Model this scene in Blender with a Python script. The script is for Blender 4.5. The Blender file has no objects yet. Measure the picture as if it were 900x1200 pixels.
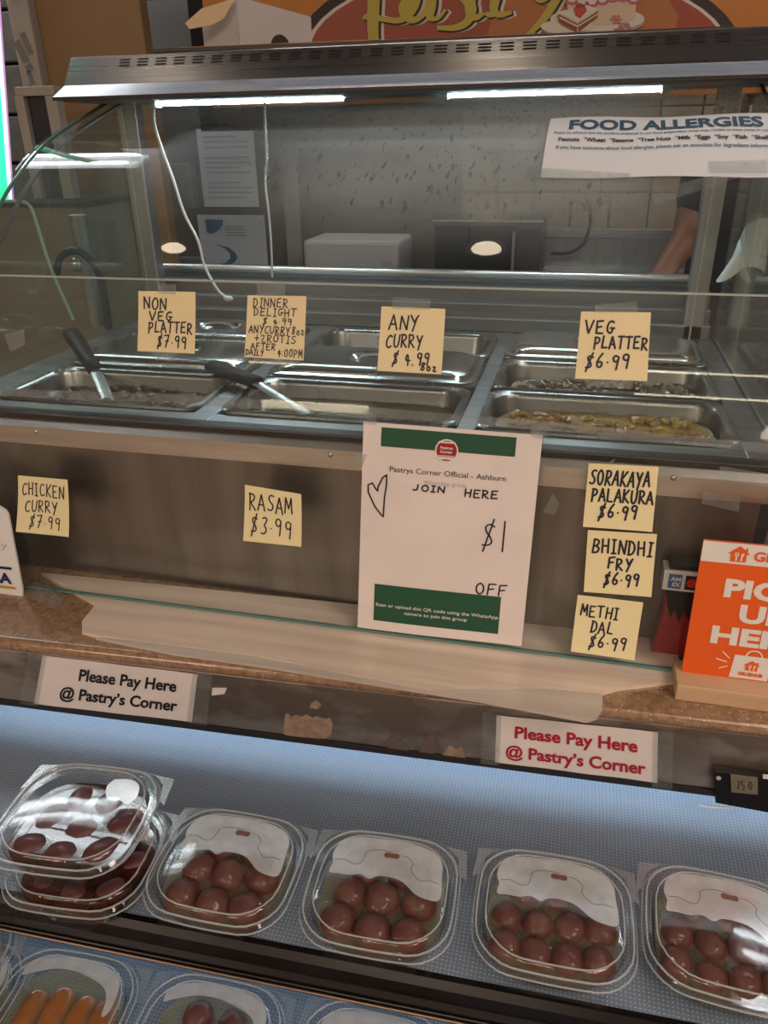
import bpy, bmesh, math, random
from mathutils import Vector, Matrix, noise
random.seed(7)
S = bpy.context.scene
COL = S.collection
H = 1.6                     # camera height above the floor; measured z values below are relative to the camera

# ------------------------------------------------------------------ camera
F_PX = 902.69
CAM_R = Matrix(((0.97082811, 0.09093833, -0.22186259),
                (0.23924016, -0.42923133, 0.87093318),
                (-0.01602917, -0.89860485, -0.43846594)))   # image (right, down, forward) -> room (x, y, z)
cam_data = bpy.data.cameras.new('camera')
cam = bpy.data.objects.new('camera', cam_data); COL.objects.link(cam)
cam_data.sensor_fit = 'VERTICAL'; cam_data.sensor_height = 24.0
cam_data.lens = 24.0 * F_PX / 1200.0
cam_data.clip_start = 0.02
Rb = CAM_R @ Matrix(((1, 0, 0), (0, -1, 0), (0, 0, -1)))
cam.matrix_world = Matrix.Translation((0, 0, H)) @ Rb.to_4x4()
S.camera = cam

# ------------------------------------------------------------------ world, exposure
W = bpy.data.worlds.new('world'); S.world = W; W.use_nodes = True
W.node_tree.nodes['Background'].inputs[0].default_value = (0.9, 0.85, 0.8, 1)
W.node_tree.nodes['Background'].inputs[1].default_value = 0.1
S.view_settings.view_transform = 'Standard'; S.view_settings.look = 'None'
S.view_settings.gamma = 1.0; S.view_settings.exposure = 0.12
S.view_settings.use_curve_mapping = False
try:
    S.cycles.transparent_max_bounces = 40; S.cycles.max_bounces = 8; S.cycles.glossy_bounces = 4
    S.cycles.use_denoising = True; S.cycles.sample_clamp_indirect = 6.0
    S.cycles.caustics_reflective = False; S.cycles.caustics_refractive = False
except Exception:
    pass

def area_lamp(name, loc, size, power, color, rot=(0, 0, 0), size_y=None, shape='RECTANGLE'):
    d = bpy.data.lights.new(name, 'AREA'); d.shape = shape
    d.size = size; d.energy = power; d.color = color
    if shape in ('RECTANGLE', 'ELLIPSE'): d.size_y = size_y or size
    o = bpy.data.objects.new(name, d); o.location = (loc[0], loc[1], loc[2] + H); o.rotation_euler = rot
    COL.objects.link(o); return o

WARM = (1.0, 0.80, 0.66); COOL = (0.70, 0.88, 1.0)
CEIL = 1.25
FILL_PANELS = ((1.50, -0.35, 26), (1.50, -1.60, 22), (-2.10, -2.55, 34), (-0.30, -2.55, 30))
for tx, ty, pw in FILL_PANELS:                                       # fill panels added on the customer side, outside the glass reflections
    area_lamp('fill_lamp', (tx, ty, CEIL - 0.035), 1.15, pw, WARM, size_y=0.55)
area_lamp('kitchen_lamp', (-0.6, 2.62, CEIL - 0.05), 1.2, 5, (1.0, 0.9, 0.78), size_y=0.1)
area_lamp('shelf_lamp', (-0.2, 0.93, -0.632), 1.5, 1.6, (0.66, 0.83, 1.0), rot=(math.radians(-38), 0, math.radians(2.6)), size_y=0.03)
area_lamp('shelf_lamp', (-0.2, 0.776, -0.7178), 1.5, 0.27, (0.66, 0.83, 1.0), rot=(math.radians(-15), 0, math.radians(2.6)), size_y=0.012)
area_lamp('lower_shelf_lamp', (-0.2, 0.80, -0.775), 1.5, 1.5, (0.62, 0.82, 1.0), rot=(math.radians(-45), 0, math.radians(2.6)), size_y=0.02)

# ------------------------------------------------------------------ measuring: pixel -> point on a known plane
def ray(p): return CAM_R @ Vector((p[0] - 450, p[1] - 600, F_PX))
def on_y(p, y): r = ray(p); return r * (y / r.y)
def on_z(p, z): r = ray(p); return r * (z / r.z)
def on_x(p, x): r = ray(p); return r * (x / r.x)
LEAN = math.tan(math.radians(8.0))
def on_pane(p, off=0.0):                                           # leaning front pane of the counter
    r = ray(p); s = (0.855 - off + 0.342 * LEAN) / (r.y - r.z * LEAN); return r * s
ZC = -0.598                                                        # stone counter top
# ------------------------------------------------------------------ materials
MATS = {}
def nodes(m): return m.node_tree.nodes, m.node_tree.links
def mat(name, color, rough=0.5, metal=0.0, **k):
    if name in MATS: return MATS[name]
    m = bpy.data.materials.new(name); m.use_nodes = True; N, L = nodes(m)
    b = N['Principled BSDF']
    b.inputs['Base Color'].default_value = (*color, 1); b.inputs['Roughness'].default_value = rough
    b.inputs['Metallic'].default_value = metal
    if 'ior' in k: b.inputs['IOR'].default_value = k['ior']
    if 'coat' in k: b.inputs['Coat Weight'].default_value = k['coat']; b.inputs['Coat Roughness'].default_value = k.get('coat_rough', 0.08)
    if 'aniso' in k: b.inputs['Anisotropic'].default_value = k['aniso']
    if 'sss' in k: b.inputs['Subsurface Weight'].default_value = k['sss']; b.inputs['Subsurface Scale'].default_value = 0.01
    if 'emit' in k: b.inputs['Emission Color'].default_value = (*k['emit'], 1); b.inputs['Emission Strength'].default_value = k['power']
    if 'noise' in k:      # (colour2, scale(xyz), lo, hi[, detail])
        c2, sc, lo, hi = k['noise'][:4]
        tc = N.new('ShaderNodeTexCoord'); mp = N.new('ShaderNodeMapping'); mp.inputs['Scale'].default_value = sc
        n = N.new('ShaderNodeTexNoise'); n.inputs['Scale'].default_value = 1.0; n.inputs['Detail'].default_value = k.get('detail', 6)
        r = N.new('ShaderNodeMapRange'); r.inputs[1].default_value = lo; r.inputs[2].default_value = hi
        mx = N.new('ShaderNodeMix'); mx.data_type = 'RGBA'
        mx.inputs[6].default_value = (*color, 1); mx.inputs[7].default_value = (*c2, 1)
        L.new(tc.outputs['Object'], mp.inputs[0]); L.new(mp.outputs[0], n.inputs['Vector'])
        L.new(n.outputs[0], r.inputs[0]); L.new(r.outputs[0], mx.inputs[0]); L.new(mx.outputs[2], b.inputs['Base Color'])
        if 'rough2' in k:
            rr = N.new('ShaderNodeMapRange'); rr.inputs[3].default_value = rough; rr.inputs[4].default_value = k['rough2']
            L.new(r.outputs[0], rr.inputs[0]); L.new(rr.outputs[0], b.inputs['Roughness'])
    if 'bump' in k:       # (scale xyz, strength, distance)
        tc = N.new('ShaderNodeTexCoord'); mp = N.new('ShaderNodeMapping'); mp.inputs['Scale'].default_value = k['bump'][0]
        n = N.new('ShaderNodeTexNoise'); n.inputs['Scale'].default_value = 1.0; n.inputs['Detail'].default_value = 4
        bp = N.new('ShaderNodeBump'); bp.inputs['Strength'].default_value = k['bump'][1]; bp.inputs['Distance'].default_value = k['bump'][2]
        L.new(tc.outputs['Object'], mp.inputs[0]); L.new(mp.outputs[0], n.inputs['Vector'])
        L.new(n.outputs[0], bp.inputs['Height']); L.new(bp.outputs[0], b.inputs['Normal'])
    MATS[name] = m; return m

def math_node(N, L, op, a, b=None, c=None, clamp=False):
    n = N.new('ShaderNodeMath'); n.operation = op; n.use_clamp = clamp
    for i, v in enumerate((a, b, c)):
        if v is None: continue
        if isinstance(v, (int, float)): n.inputs[i].default_value = v
        else: L.new(v, n.inputs[i])
    return n.outputs[0]

def clear(name, tint=(1, 1, 1), refl=0.045, gloss=0.02, haze=None, haze_col=(0.8, 0.85, 0.85), edge=0.9, bump=None, dull=None):
    """thin clear sheet: see-through with angle-dependent mirror reflection; haze = function giving a dirt/fog amount socket"""
    if name in MATS: return MATS[name]
    m = bpy.data.materials.new(name); m.use_nodes = True; N, L = nodes(m)
    N.remove(N['Principled BSDF']); out = N['Material Output']
    tr = N.new('ShaderNodeBsdfTransparent'); tr.inputs[0].default_value = (*tint, 1)
    gl = N.new('ShaderNodeBsdfGlossy'); gl.inputs['Roughness'].default_value = gloss
    if dull: L.new(dull(N, L), gl.inputs['Roughness'])
    if bump:
        tc = N.new('ShaderNodeTexCoord'); n = N.new('ShaderNodeTexNoise'); n.inputs['Scale'].default_value = bump[0]
        bp = N.new('ShaderNodeBump'); bp.inputs['Strength'].default_value = bump[1]; bp.inputs['Distance'].default_value = 0.002
        L.new(tc.outputs['Object'], n.inputs['Vector']); L.new(n.outputs[0], bp.inputs['Height']); L.new(bp.outputs[0], gl.inputs['Normal'])
    lw = N.new('ShaderNodeLayerWeight'); lw.inputs[0].default_value = 0.5
    f = math_node(N, L, 'POWER', lw.outputs['Facing'], 5.0)
    f = math_node(N, L, 'MULTIPLY_ADD', f, edge, refl, clamp=True)
    mx = N.new('ShaderNodeMixShader'); L.new(f, mx.inputs[0])
    base = tr.outputs[0]
    if haze:
        df = N.new('ShaderNodeBsdfDiffuse'); df.inputs[0].default_value = (*haze_col, 1)
        tl = N.new('ShaderNodeBsdfTranslucent'); tl.inputs[0].default_value = (*haze_col, 1)
        ad = N.new('ShaderNodeMixShader'); ad.inputs[0].default_value = 0.5
        L.new(df.outputs[0], ad.inputs[1]); L.new(tl.outputs[0], ad.inputs[2])
        m2 = N.new('ShaderNodeMixShader')
        h = haze(N, L) if callable(haze) else None
        if h is None: m2.inputs[0].default_value = haze
        else: L.new(h, m2.inputs[0])
        L.new(tr.outputs[0], m2.inputs[1]); L.new(ad.outputs[0], m2.inputs[2]); base = m2.outputs[0]
    L.new(base, mx.inputs[1]); L.new(gl.outputs[0], mx.inputs[2]); L.new(mx.outputs[0], out.inputs[0])
    MATS[name] = m; return m

def noise_sock(N, L, scale, vec_scale=(1, 1, 1), detail=4, lo=0.4, hi=0.7):
    tc = N.new('ShaderNodeTexCoord'); mp = N.new('ShaderNodeMapping'); mp.inputs['Scale'].default_value = vec_scale
    n = N.new('ShaderNodeTexNoise'); n.inputs['Scale'].default_value = scale; n.inputs['Detail'].default_value = detail
    r = N.new('ShaderNodeMapRange'); r.inputs[1].default_value = lo; r.inputs[2].default_value = hi
    L.new(tc.outputs['Object'], mp.inputs[0]); L.new(mp.outputs[0], n.inputs['Vector']); L.new(n.outputs[0], r.inputs[0])
    return r.outputs[0]
def ramp_sock(N, L, axis, a, b):
    """0 at a -> 1 at b along a world axis"""
    g = N.new('ShaderNodeNewGeometry'); s = N.new('ShaderNodeSeparateXYZ'); L.new(g.outputs['Position'], s.inputs[0])
    r = N.new('ShaderNodeMapRange'); r.interpolation_type = 'SMOOTHSTEP'
    r.inputs[1].default_value = min(a, b); r.inputs[2].default_value = max(a, b)
    if a > b: r.inputs[3].default_value = 1; r.inputs[4].default_value = 0
    L.new(s.outputs[axis], r.inputs[0]); return r.outputs[0]
def curved_fog(N, L):       # condensation on the warm middle of the curved glass, with runs and drops, plus overall dust
    x1 = ramp_sock(N, L, 0, -0.62, -0.28); x2 = ramp_sock(N, L, 0, 0.16, 0.0)
    z1 = ramp_sock(N, L, 2, H - 0.16, H - 0.04)
    m = math_node(N, L, 'MULTIPLY', x1, x2); m = math_node(N, L, 'MULTIPLY', m, z1)
    n1 = noise_sock(N, L, 9, (1, 1, 1), 6, 0.25, 0.75)
    m = math_node(N, L, 'MULTIPLY', m, math_node(N, L, 'MULTIPLY_ADD', n1, 0.35, 0.65))
    runs = noise_sock(N, L, 60, (2.6, 0.8, 0.8), 5, 0.60, 0.68)
    m = math_node(N, L, 'MULTIPLY', m, math_node(N, L, 'MULTIPLY_ADD', runs, -0.6, 1.0))
    top = ramp_sock(N, L, 2, H + 0.015, H + 0.055)
    n2 = noise_sock(N, L, 120, (1, 1, 1), 3, 0.45, 0.62)
    top = math_node(N, L, 'MULTIPLY', top, math_node(N, L, 'MULTIPLY_ADD', n2, 0.4, 0.15))
    m = math_node(N, L, 'MULTIPLY', m, 0.62)
    m = math_node(N, L, 'ADD', m, math_node(N, L, 'MULTIPLY', top, 0.5))
    n3 = noise_sock(N, L, 5, (1, 1, 1), 6, 0.3, 0.8)
    return math_node(N, L, 'ADD', m, math_node(N, L, 'MULTIPLY_ADD', n3, 0.035, 0.02), clamp=True)
def damp_film(N, L):        # the condensed film takes the mirror gloss off the glass
    m = math_node(N, L, 'MULTIPLY', ramp_sock(N, L, 0, -0.70, -0.60), ramp_sock(N, L, 2, H - 0.12, H - 0.06))
    return math_node(N, L, 'MULTIPLY_ADD', m, 0.45, 0.02)
def dusty(a, b, sc=14):
    return lambda N, L: math_node(N, L, 'MULTIPLY_ADD', noise_sock(N, L, sc, (1, 1, 1), 6, 0.4, 0.75), b, a)

def brushed(name, col, rough, axis_scale, col2=None, rough2=None, bump=0.25):
    return mat(name, col, rough, 1.0, noise=(col2 or tuple(c * 0.75 for c in col), axis_scale, 0.3, 0.75), rough2=rough2 or rough + 0.12,
               bump=(axis_scale, bump, 0.0004))
M = {}
M['steel'] = brushed('brushed_steel', (0.62, 0.62, 0.62), 0.28, (3, 3, 260))
M['steel_top'] = brushed('worn_steel_top', (0.40, 0.42, 0.44), 0.30, (6, 60, 20), rough2=0.45)
M['steel_front'] = brushed('stained_front_steel', (0.33, 0.305, 0.285), 0.34, (26, 14, 1.8), (0.20, 0.185, 0.172), 0.5, 0.1)
M['steel_lip'] = brushed('front_lip_steel', (0.80, 0.76, 0.72), 0.30, (5, 60, 60), rough2=0.42)
M['hood'] = brushed('hood_steel', (0.46, 0.45, 0.47), 0.26, (2, 200, 200), (0.38, 0.37, 0.38), 0.34)
M['pan'] = brushed('pan_steel', (0.36, 0.37, 0.37), 0.2, (8, 8, 8), rough2=0.34, bump=0.08)
M['lid'] = brushed('pan_lid_steel', (0.60, 0.62, 0.63), 0.17, (6, 6, 6), rough2=0.3, bump=0.06)
M['fascia'] = mat('smudged_fascia_steel', (0.66, 0.55, 0.46), 0.28, 0.95, noise=((0.28, 0.23, 0.19), (9, 9, 16), 0.45, 0.58), rough2=0.5, bump=((60, 60, 60), 0.15, 0.0006))
M['rear_steel'] = brushed('dull_rear_steel', (0.22, 0.23, 0.235), 0.4, (3, 60, 60))
M['dark_seal'] = mat('grey_seal', (0.10, 0.10, 0.09), 0.6)
M['post'] = brushed('post_steel', (0.42, 0.44, 0.44), 0.35, (40, 40, 3))
M['dark_trim'] = mat('dark_gasket', (0.02, 0.018, 0.018), 0.35)
M['dark_metal'] = mat('dark_slot', (0.012, 0.012, 0.012), 0.7)
M['black_gloss'] = mat('black_rail_plastic', (0.004, 0.003, 0.003), 0.25, ior=1.3, noise=((0.010, 0.007, 0.006), (2, 40, 40), 0.4, 0.7))
M['copper_line'] = mat('brown_edge_strip', (0.12, 0.075, 0.05), 0.3, 0.7)
M['black'] = mat('black_plastic', (0.008, 0.008, 0.009), 0.5, ior=1.35)
M['black_rubber'] = mat('black_rubber', (0.012, 0.012, 0.012), 0.5)
M['white_plastic'] = mat('white_cord_plastic', (0.80, 0.86, 0.86), 0.4)
M['paper'] = mat('white_paper', (0.80, 0.76, 0.75), 0.6, noise=((0.72, 0.68, 0.67), (9, 9, 9), 0.35, 0.75), coat=0.15)
M['paper_cool'] = mat('cool_white_paper', (0.78, 0.80, 0.84), 0.6)
M['note'] = mat('yellow_note_paper', (0.84, 0.75, 0.47), 0.75)
M['note_low'] = mat('pale_yellow_note_paper', (0.83, 0.76, 0.46), 0.75)
M['ink'] = mat('black_marker_ink', (0.008, 0.008, 0.012), 0.5)
M['ink_blue'] = mat('navy_marker_ink', (0.012, 0.016, 0.035), 0.5)
M['red_ink'] = mat('red_print', (0.42, 0.012, 0.035), 0.5)
M['teal_ink'] = mat('slate_blue_print', (0.03, 0.09, 0.15), 0.5)
M['grey_ink'] = mat('grey_print', (0.45, 0.43, 0.43), 0.6)
M['green_ink'] = mat('dark_green_print', (0.010, 0.085, 0.045), 0.5)
M['white_ink'] = mat('white_print', (0.75, 0.75, 0.73), 0.5)
M['tape'] = clear('sticky_tape', (0.9, 0.92, 0.92), 0.06, 0.2, haze=dusty(0.16, 0.16, 60), haze_col=(0.7, 0.75, 0.75))
M['pane'] = clear('pane_glass', (0.95, 0.975, 0.965), 0.035, 0.01, haze=dusty(0.008, 0.03, 7), haze_col=(0.7, 0.75, 0.72))
M['curved'] = clear('curved_glass', (0.93, 0.965, 0.955), 0.045, 0.02, haze=curved_fog, haze_col=(0.72, 0.84, 0.87), dull=damp_film)
M['end_glass'] = clear('end_glass', (0.90, 0.95, 0.93), 0.05, 0.02, haze=dusty(0.02, 0.06, 6), haze_col=(0.6, 0.7, 0.65))
M['glass_edge'] = mat('green_glass_edge', (0.10, 0.22, 0.20), 0.15)
M['clear_plastic'] = clear('clear_container_plastic', (0.975, 0.98, 0.985), 0.055, 0.05, haze=dusty(0.004, 0.018, 40), haze_col=(0.85, 0.9, 0.95), edge=1.0, bump=(14, 0.25))
M['frosted_plastic'] = clear('dotted_corner_plastic', (0.95, 0.97, 0.98), 0.10, 0.22, haze=dusty(0.10, 0.25, 900), haze_col=(0.8, 0.88, 0.95))
M['droplet'] = clear('water_droplets', (0.98, 0.98, 0.98), 0.12, 0.0, edge=1.0)
M['led'] = mat('led_diffuser', (0.8, 0.9, 0.9), 0.4, emit=(0.78, 0.96, 1.0), power=42)
M['tube_light'] = mat('lit_ceiling_tube', (0.9, 0.9, 0.9), 0.4, emit=(0.90, 0.96, 1.0), power=15)
M['diffuser'] = mat('lit_wrap_diffuser', (0.8, 0.8, 0.8), 0.4, emit=(0.88, 0.95, 1.0), power=3)
M['fixture_white'] = mat('fixture_white', (0.75, 0.77, 0.8), 0.4)
M['warm_lamp'] = mat('lit_downlight', (0.9, 0.8, 0.6), 0.4, emit=(1.0, 0.82, 0.6), power=16)
M['glow_face'] = mat('glow_panel', (0.8, 0.85, 0.9), 0.4, emit=(0.84, 0.92, 1.0), power=1.2)
M['neon'] = mat('green_neon', (0.1, 0.9, 0.6), 0.3, emit=(0.01, 0.85, 0.33), power=1.3)
M['neon_white'] = mat('white_neon_core', (0.8, 0.8, 0.9), 0.3, emit=(0.75, 0.85, 0.95), power=1.6)
M['neon_purple'] = mat('purple_neon_edge', (0.5, 0.3, 0.6), 0.3, emit=(0.5, 0.3, 0.6), power=0.8)

def granite():
    m = mat('speckled_brown_stone', (0.33, 0.21, 0.125), 0.16, noise=((0.20, 0.12, 0.07), (120, 120, 120), 0.4, 0.7))
    N, L = nodes(m); b = N['Principled BSDF']
    old = b.inputs['Base Color'].links[0].from_socket
    v = N.new('ShaderNodeTexVoronoi'); v.inputs['Scale'].default_value = 210; tc = N.new('ShaderNodeTexCoord')
    L.new(tc.outputs['Object'], v.inputs['Vector'])
    f = math_node(N, L, 'LESS_THAN', v.outputs['Distance'], 0.22)
    sp = N.new('ShaderNodeSeparateColor'); L.new(v.outputs['Color'], sp.inputs[0])
    f = math_node(N, L, 'MULTIPLY', f, math_node(N, L, 'GREATER_THAN', sp.outputs[0], 0.55))
    f = math_node(N, L, 'MULTIPLY', f, 0.7)
    mx = N.new('ShaderNodeMix'); mx.data_type = 'RGBA'; mx.inputs[7].default_value = (0.62, 0.50, 0.38, 1)
    L.new(f, mx.inputs[0]); L.new(old, mx.inputs[6]); L.new(mx.outputs[2], b.inputs['Base Color'])
    b.inputs['Coat Weight'].default_value = 0.5; b.inputs['Coat Roughness'].default_value = 0.12
    return m
M['stone'] = granite()
def wood_board():
    m = mat('pale_wood_grain_laminate', (0.88, 0.76, 0.66), 0.35, noise=((0.66, 0.54, 0.45), (2.2, 45, 45), 0.38, 0.66), detail=8, rough2=0.3)
    m.node_tree.nodes['Principled BSDF'].inputs['Coat Weight'].default_value = 0.4
    return m
M['board'] = wood_board()
M['board_grey'] = mat('plastic_wrapped_grey_wood', (0.66, 0.60, 0.54), 0.25, noise=((0.50, 0.44, 0.39), (2, 30, 30), 0.35, 0.7), coat=0.5)
def dotted_shelf():
    m = mat('dimpled_blue_grey_mat', (0.17, 0.22, 0.29), 0.42)
    N, L = nodes(m); b = N['Principled BSDF']
    tc = N.new('ShaderNodeTexCoord'); s = N.new('ShaderNodeSeparateXYZ'); L.new(tc.outputs['Object'], s.inputs[0])
    k = 2 * math.pi / 0.0062
    a = math_node(N, L, 'SINE', math_node(N, L, 'MULTIPLY', math_node(N, L, 'ADD', s.outputs[0], s.outputs[1]), k * 0.7071))
    c = math_node(N, L, 'SINE', math_node(N, L, 'MULTIPLY', math_node(N, L, 'SUBTRACT', s.outputs[0], s.outputs[1]), k * 0.7071))
    h = math_node(N, L, 'MULTIPLY', a, c)
    r = N.new('ShaderNodeMapRange'); r.inputs[1].default_value = 0.45; r.inputs[2].default_value = 0.85; L.new(h, r.inputs[0])
    mx = N.new('ShaderNodeMix'); mx.data_type = 'RGBA'; mx.inputs[6].default_value = (0.15, 0.20, 0.265, 1); mx.inputs[7].default_value = (0.36, 0.43, 0.52, 1)
    L.new(r.outputs[0], mx.inputs[0]); L.new(mx.outputs[2], b.inputs['Base Color'])
    bp = N.new('ShaderNodeBump'); bp.inputs['Strength'].default_value = 0.5; bp.inputs['Distance'].default_value = 0.0008
    L.new(r.outputs[0], bp.inputs['Height']); L.new(bp.outputs[0], b.inputs['Normal'])
    return m
M['shelf'] = dotted_shelf()
M['ball'] = mat('syrup_soaked_dough', (0.145, 0.036, 0.018), 0.33, noise=((0.062, 0.015, 0.009), (38, 38, 38), 0.35, 0.7), coat=0.3, bump=((170, 170, 170), 0.5, 0.0006))
M['ball_dark'] = mat('dark_oval_dough', (0.125, 0.030, 0.028), 0.35, noise=((0.07, 0.017, 0.017), (40, 40, 40), 0.35, 0.7), coat=0.3, bump=((200, 200, 200), 0.35, 0.0006))
M['oblong'] = mat('orange_brown_dough', (0.46, 0.16, 0.035), 0.25, noise=((0.20, 0.052, 0.012), (30, 30, 30), 0.35, 0.7), coat=0.6)
M['syrup'] = clear('golden_syrup', (0.97, 0.95, 0.84), 0.05, 0.02, haze=0.16, haze_col=(0.78, 0.74, 0.46))
M['brown_syrup'] = clear('brown_syrup', (0.55, 0.24, 0.09), 0.05, 0.02, haze=0.08, haze_col=(0.3, 0.12, 0.03))

# ------------------------------------------------------------------ mesh building
ORIG = {}
class MB:
    def __init__(s): s.v = []; s.f = []; s.m = []
    def add(s, vs, fs, mi=0):
        b = len(s.v); s.v += [Vector(v) for v in vs]; s.f += [tuple(b + i for i in f) for f in fs]; s.m += [mi] * len(fs); return s
    def box(s, x0, x1, y0, y1, z0, z1, mi=0, c=0.0):
        x0, x1 = min(x0, x1), max(x0, x1); y0, y1 = min(y0, y1), max(y0, y1); z0, z1 = min(z0, z1), max(z0, z1)
        if c <= 0:
            return s.add([(x0, y0, z0), (x1, y0, z0), (x1, y1, z0), (x0, y1, z0), (x0, y0, z1), (x1, y0, z1), (x1, y1, z1), (x0, y1, z1)],
                         [(0, 3, 2, 1), (4, 5, 6, 7), (0, 1, 5, 4), (1, 2, 6, 5), (2, 3, 7, 6), (3, 0, 4, 7)], mi)
        bm = bmesh.new(); bmesh.ops.create_cube(bm, size=1)
        for v in bm.verts: v.co = Vector((x0 + (v.co.x + .5) * (x1 - x0), y0 + (v.co.y + .5) * (y1 - y0), z0 + (v.co.z + .5) * (z1 - z0)))
        bmesh.ops.bevel(bm, geom=bm.edges[:], offset=c, segments=2, affect='EDGES', profile=0.5)
        s.bm(bm, mi); return s
    def bm(s, bm, mi=0):
        bm.verts.index_update(); s.add([v.co.copy() for v in bm.verts], [tuple(v.index for v in f.verts) for f in bm.faces], mi); bm.free()
    def prism(s, pts, ext, mi=0):
        """polygon of 3D points extruded by vector ext"""
        n = len(pts); e = Vector(ext); a = [Vector(p) for p in pts]
        return s.add(a + [p + e for p in a], [tuple(range(n))[::-1], tuple(range(n, 2 * n))] + [(i, (i + 1) % n, n + (i + 1) % n, n + i) for i in range(n)], mi)
    def loft(s, rings, cap0=True, cap1=True, mi=0, closed=True):
        n = len(rings[0]); vs = [p for r in rings for p in r]; fs = []
        for k in range(len(rings) - 1):
            for i in range(n if closed else n - 1):
                j = (i + 1) % n; fs.append((k * n + i, k * n + j, (k + 1) * n + j, (k + 1) * n + i))
        if cap0: fs.append(tuple(range(n))[::-1])
        if cap1: fs.append(tuple((len(rings) - 1) * n + i for i in range(n)))
        return s.add(vs, fs, mi)
    def tube(s, pts, r, n=8, mi=0, caps=True):
        pts = [Vector(p) for p in pts]; rr = r if isinstance(r, (list, tuple)) else [r] * len(pts); rings = []; up = None
        for i, p in enumerate(pts):
            t = (pts[min(i + 1, len(pts) - 1)] - pts[max(i - 1, 0)]).normalized()
            if up is None: up = t.orthogonal().normalized()
            up = (up - t * up.dot(t)).normalized(); w = t.cross(up)
            rings.append([p + (up * math.cos(2 * math.pi * k / n) + w * math.sin(2 * math.pi * k / n)) * rr[i] for k in range(n)])
        return s.loft(rings, caps, caps, mi)
    def grid(s, fn, nu, nv, mi=0):
        vs = [fn(i / nu, j / nv) for j in range(nv + 1) for i in range(nu + 1)]
        return s.add(vs, [(j * (nu + 1) + i, j * (nu + 1) + i + 1, (j + 1) * (nu + 1) + i + 1, (j + 1) * (nu + 1) + i) for j in range(nv) for i in range(nu)], mi)
    def ball(s, c, r, n=12, mi=0, bumpy=0.0, seed=0):
        r = Vector(r) if isinstance(r, (tuple, list, Vector)) else Vector((r, r, r)); c = Vector(c); rings = []
        for j in range(1, n // 2 + 2):
            ph = math.pi * j / (n // 2 + 2); ring = []
            for i in range(n):
                th = 2 * math.pi * i / n
                d = Vector((math.sin(ph) * math.cos(th), math.sin(ph) * math.sin(th), -math.cos(ph)))
                k = 1 + bumpy * noise.noise(d * 1.6 + Vector((seed * 3.1, seed, 0)))
                ring.append(c + Vector((d.x * r.x, d.y * r.y, d.z * r.z)) * k)
            rings.append(ring)
        b = len(s.v); s.loft(rings, False, False, mi)
        s.add([c - Vector((0, 0, r.z)), c + Vector((0, 0, r.z))], [], mi); o = len(s.v) - 2
        for i in range(n):
            j = (i + 1) % n; s.f.append((o, b + j, b + i)); s.m.append(mi)
            q = b + (len(rings) - 1) * n; s.f.append((o + 1, q + i, q + j)); s.m.append(mi)
        return s
    def rot(s, ang, about=(0, 0.705)):
        ca, sa = math.cos(ang), math.sin(ang)
        for v in s.v:
            x, y = v.x - about[0], v.y - about[1]; v.x = about[0] + ca * x - sa * y; v.y = about[1] + sa * x + ca * y
        return s
    def build(s, name, mats, parent=None, smooth=False, at=None, local=False, flip=False, **props):
        if not isinstance(mats, (list, tuple)): mats = [mats]
        if parent is not None: o0 = ORIG[parent.name]
        elif at is not None: o0 = Vector(at)
        else:
            xs = [v.x for v in s.v]; ys = [v.y for v in s.v]; zs = [v.z for v in s.v]
            o0 = Vector(((min(xs) + max(xs)) / 2, (min(ys) + max(ys)) / 2, min(zs)))
        me = bpy.data.meshes.new(name)
        me.from_pydata([tuple(v if local else v - o0) for v in s.v], [], s.f)
        for m in mats: me.materials.append(m)
        me.polygons.foreach_set('material_index', s.m)
        if smooth: me.polygons.foreach_set('use_smooth', [True] * len(s.f))
        me.update()
        bm = bmesh.new(); bm.from_mesh(me)
        if smooth != 'keep': bmesh.ops.recalc_face_normals(bm, faces=bm.faces)
        bm.to_mesh(me); bm.free()
        if smooth: 
            try: me.set_sharp_from_angle(angle=math.radians(40))
            except Exception: pass
        o = bpy.data.objects.new(name, me); COL.objects.link(o); ORIG[o.name] = o0
        if parent is not None: o.parent = parent
        else: o.location = (o0.x, o0.y, o0.z + H)
        for k, v in props.items(): o[k] = v
        return o
def tag(o, label, cat, group=None, kind=None):
    o['label'] = label; o['category'] = cat
    if group: o['group'] = group
    if kind: o['kind'] = kind
    return o
def thing(name, label, cat, loc, group=None, rz=0.0):
    o = bpy.data.objects.new(name, None); COL.objects.link(o); o.empty_display_size = 0.05
    o.location = (loc[0], loc[1], loc[2] + H); o.rotation_euler = (0, 0, rz); ORIG[o.name] = Vector(loc)
    return tag(o, label, cat, group)
def struct(o): o['kind'] = 'structure'; return o
def copy_tree(src, parent=None):
    c = src.copy(); COL.objects.link(c); ORIG[c.name] = ORIG[src.name]
    if parent is not None: c.parent = parent
    for ch in list(src.children): copy_tree(ch, c)
    return c
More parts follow.
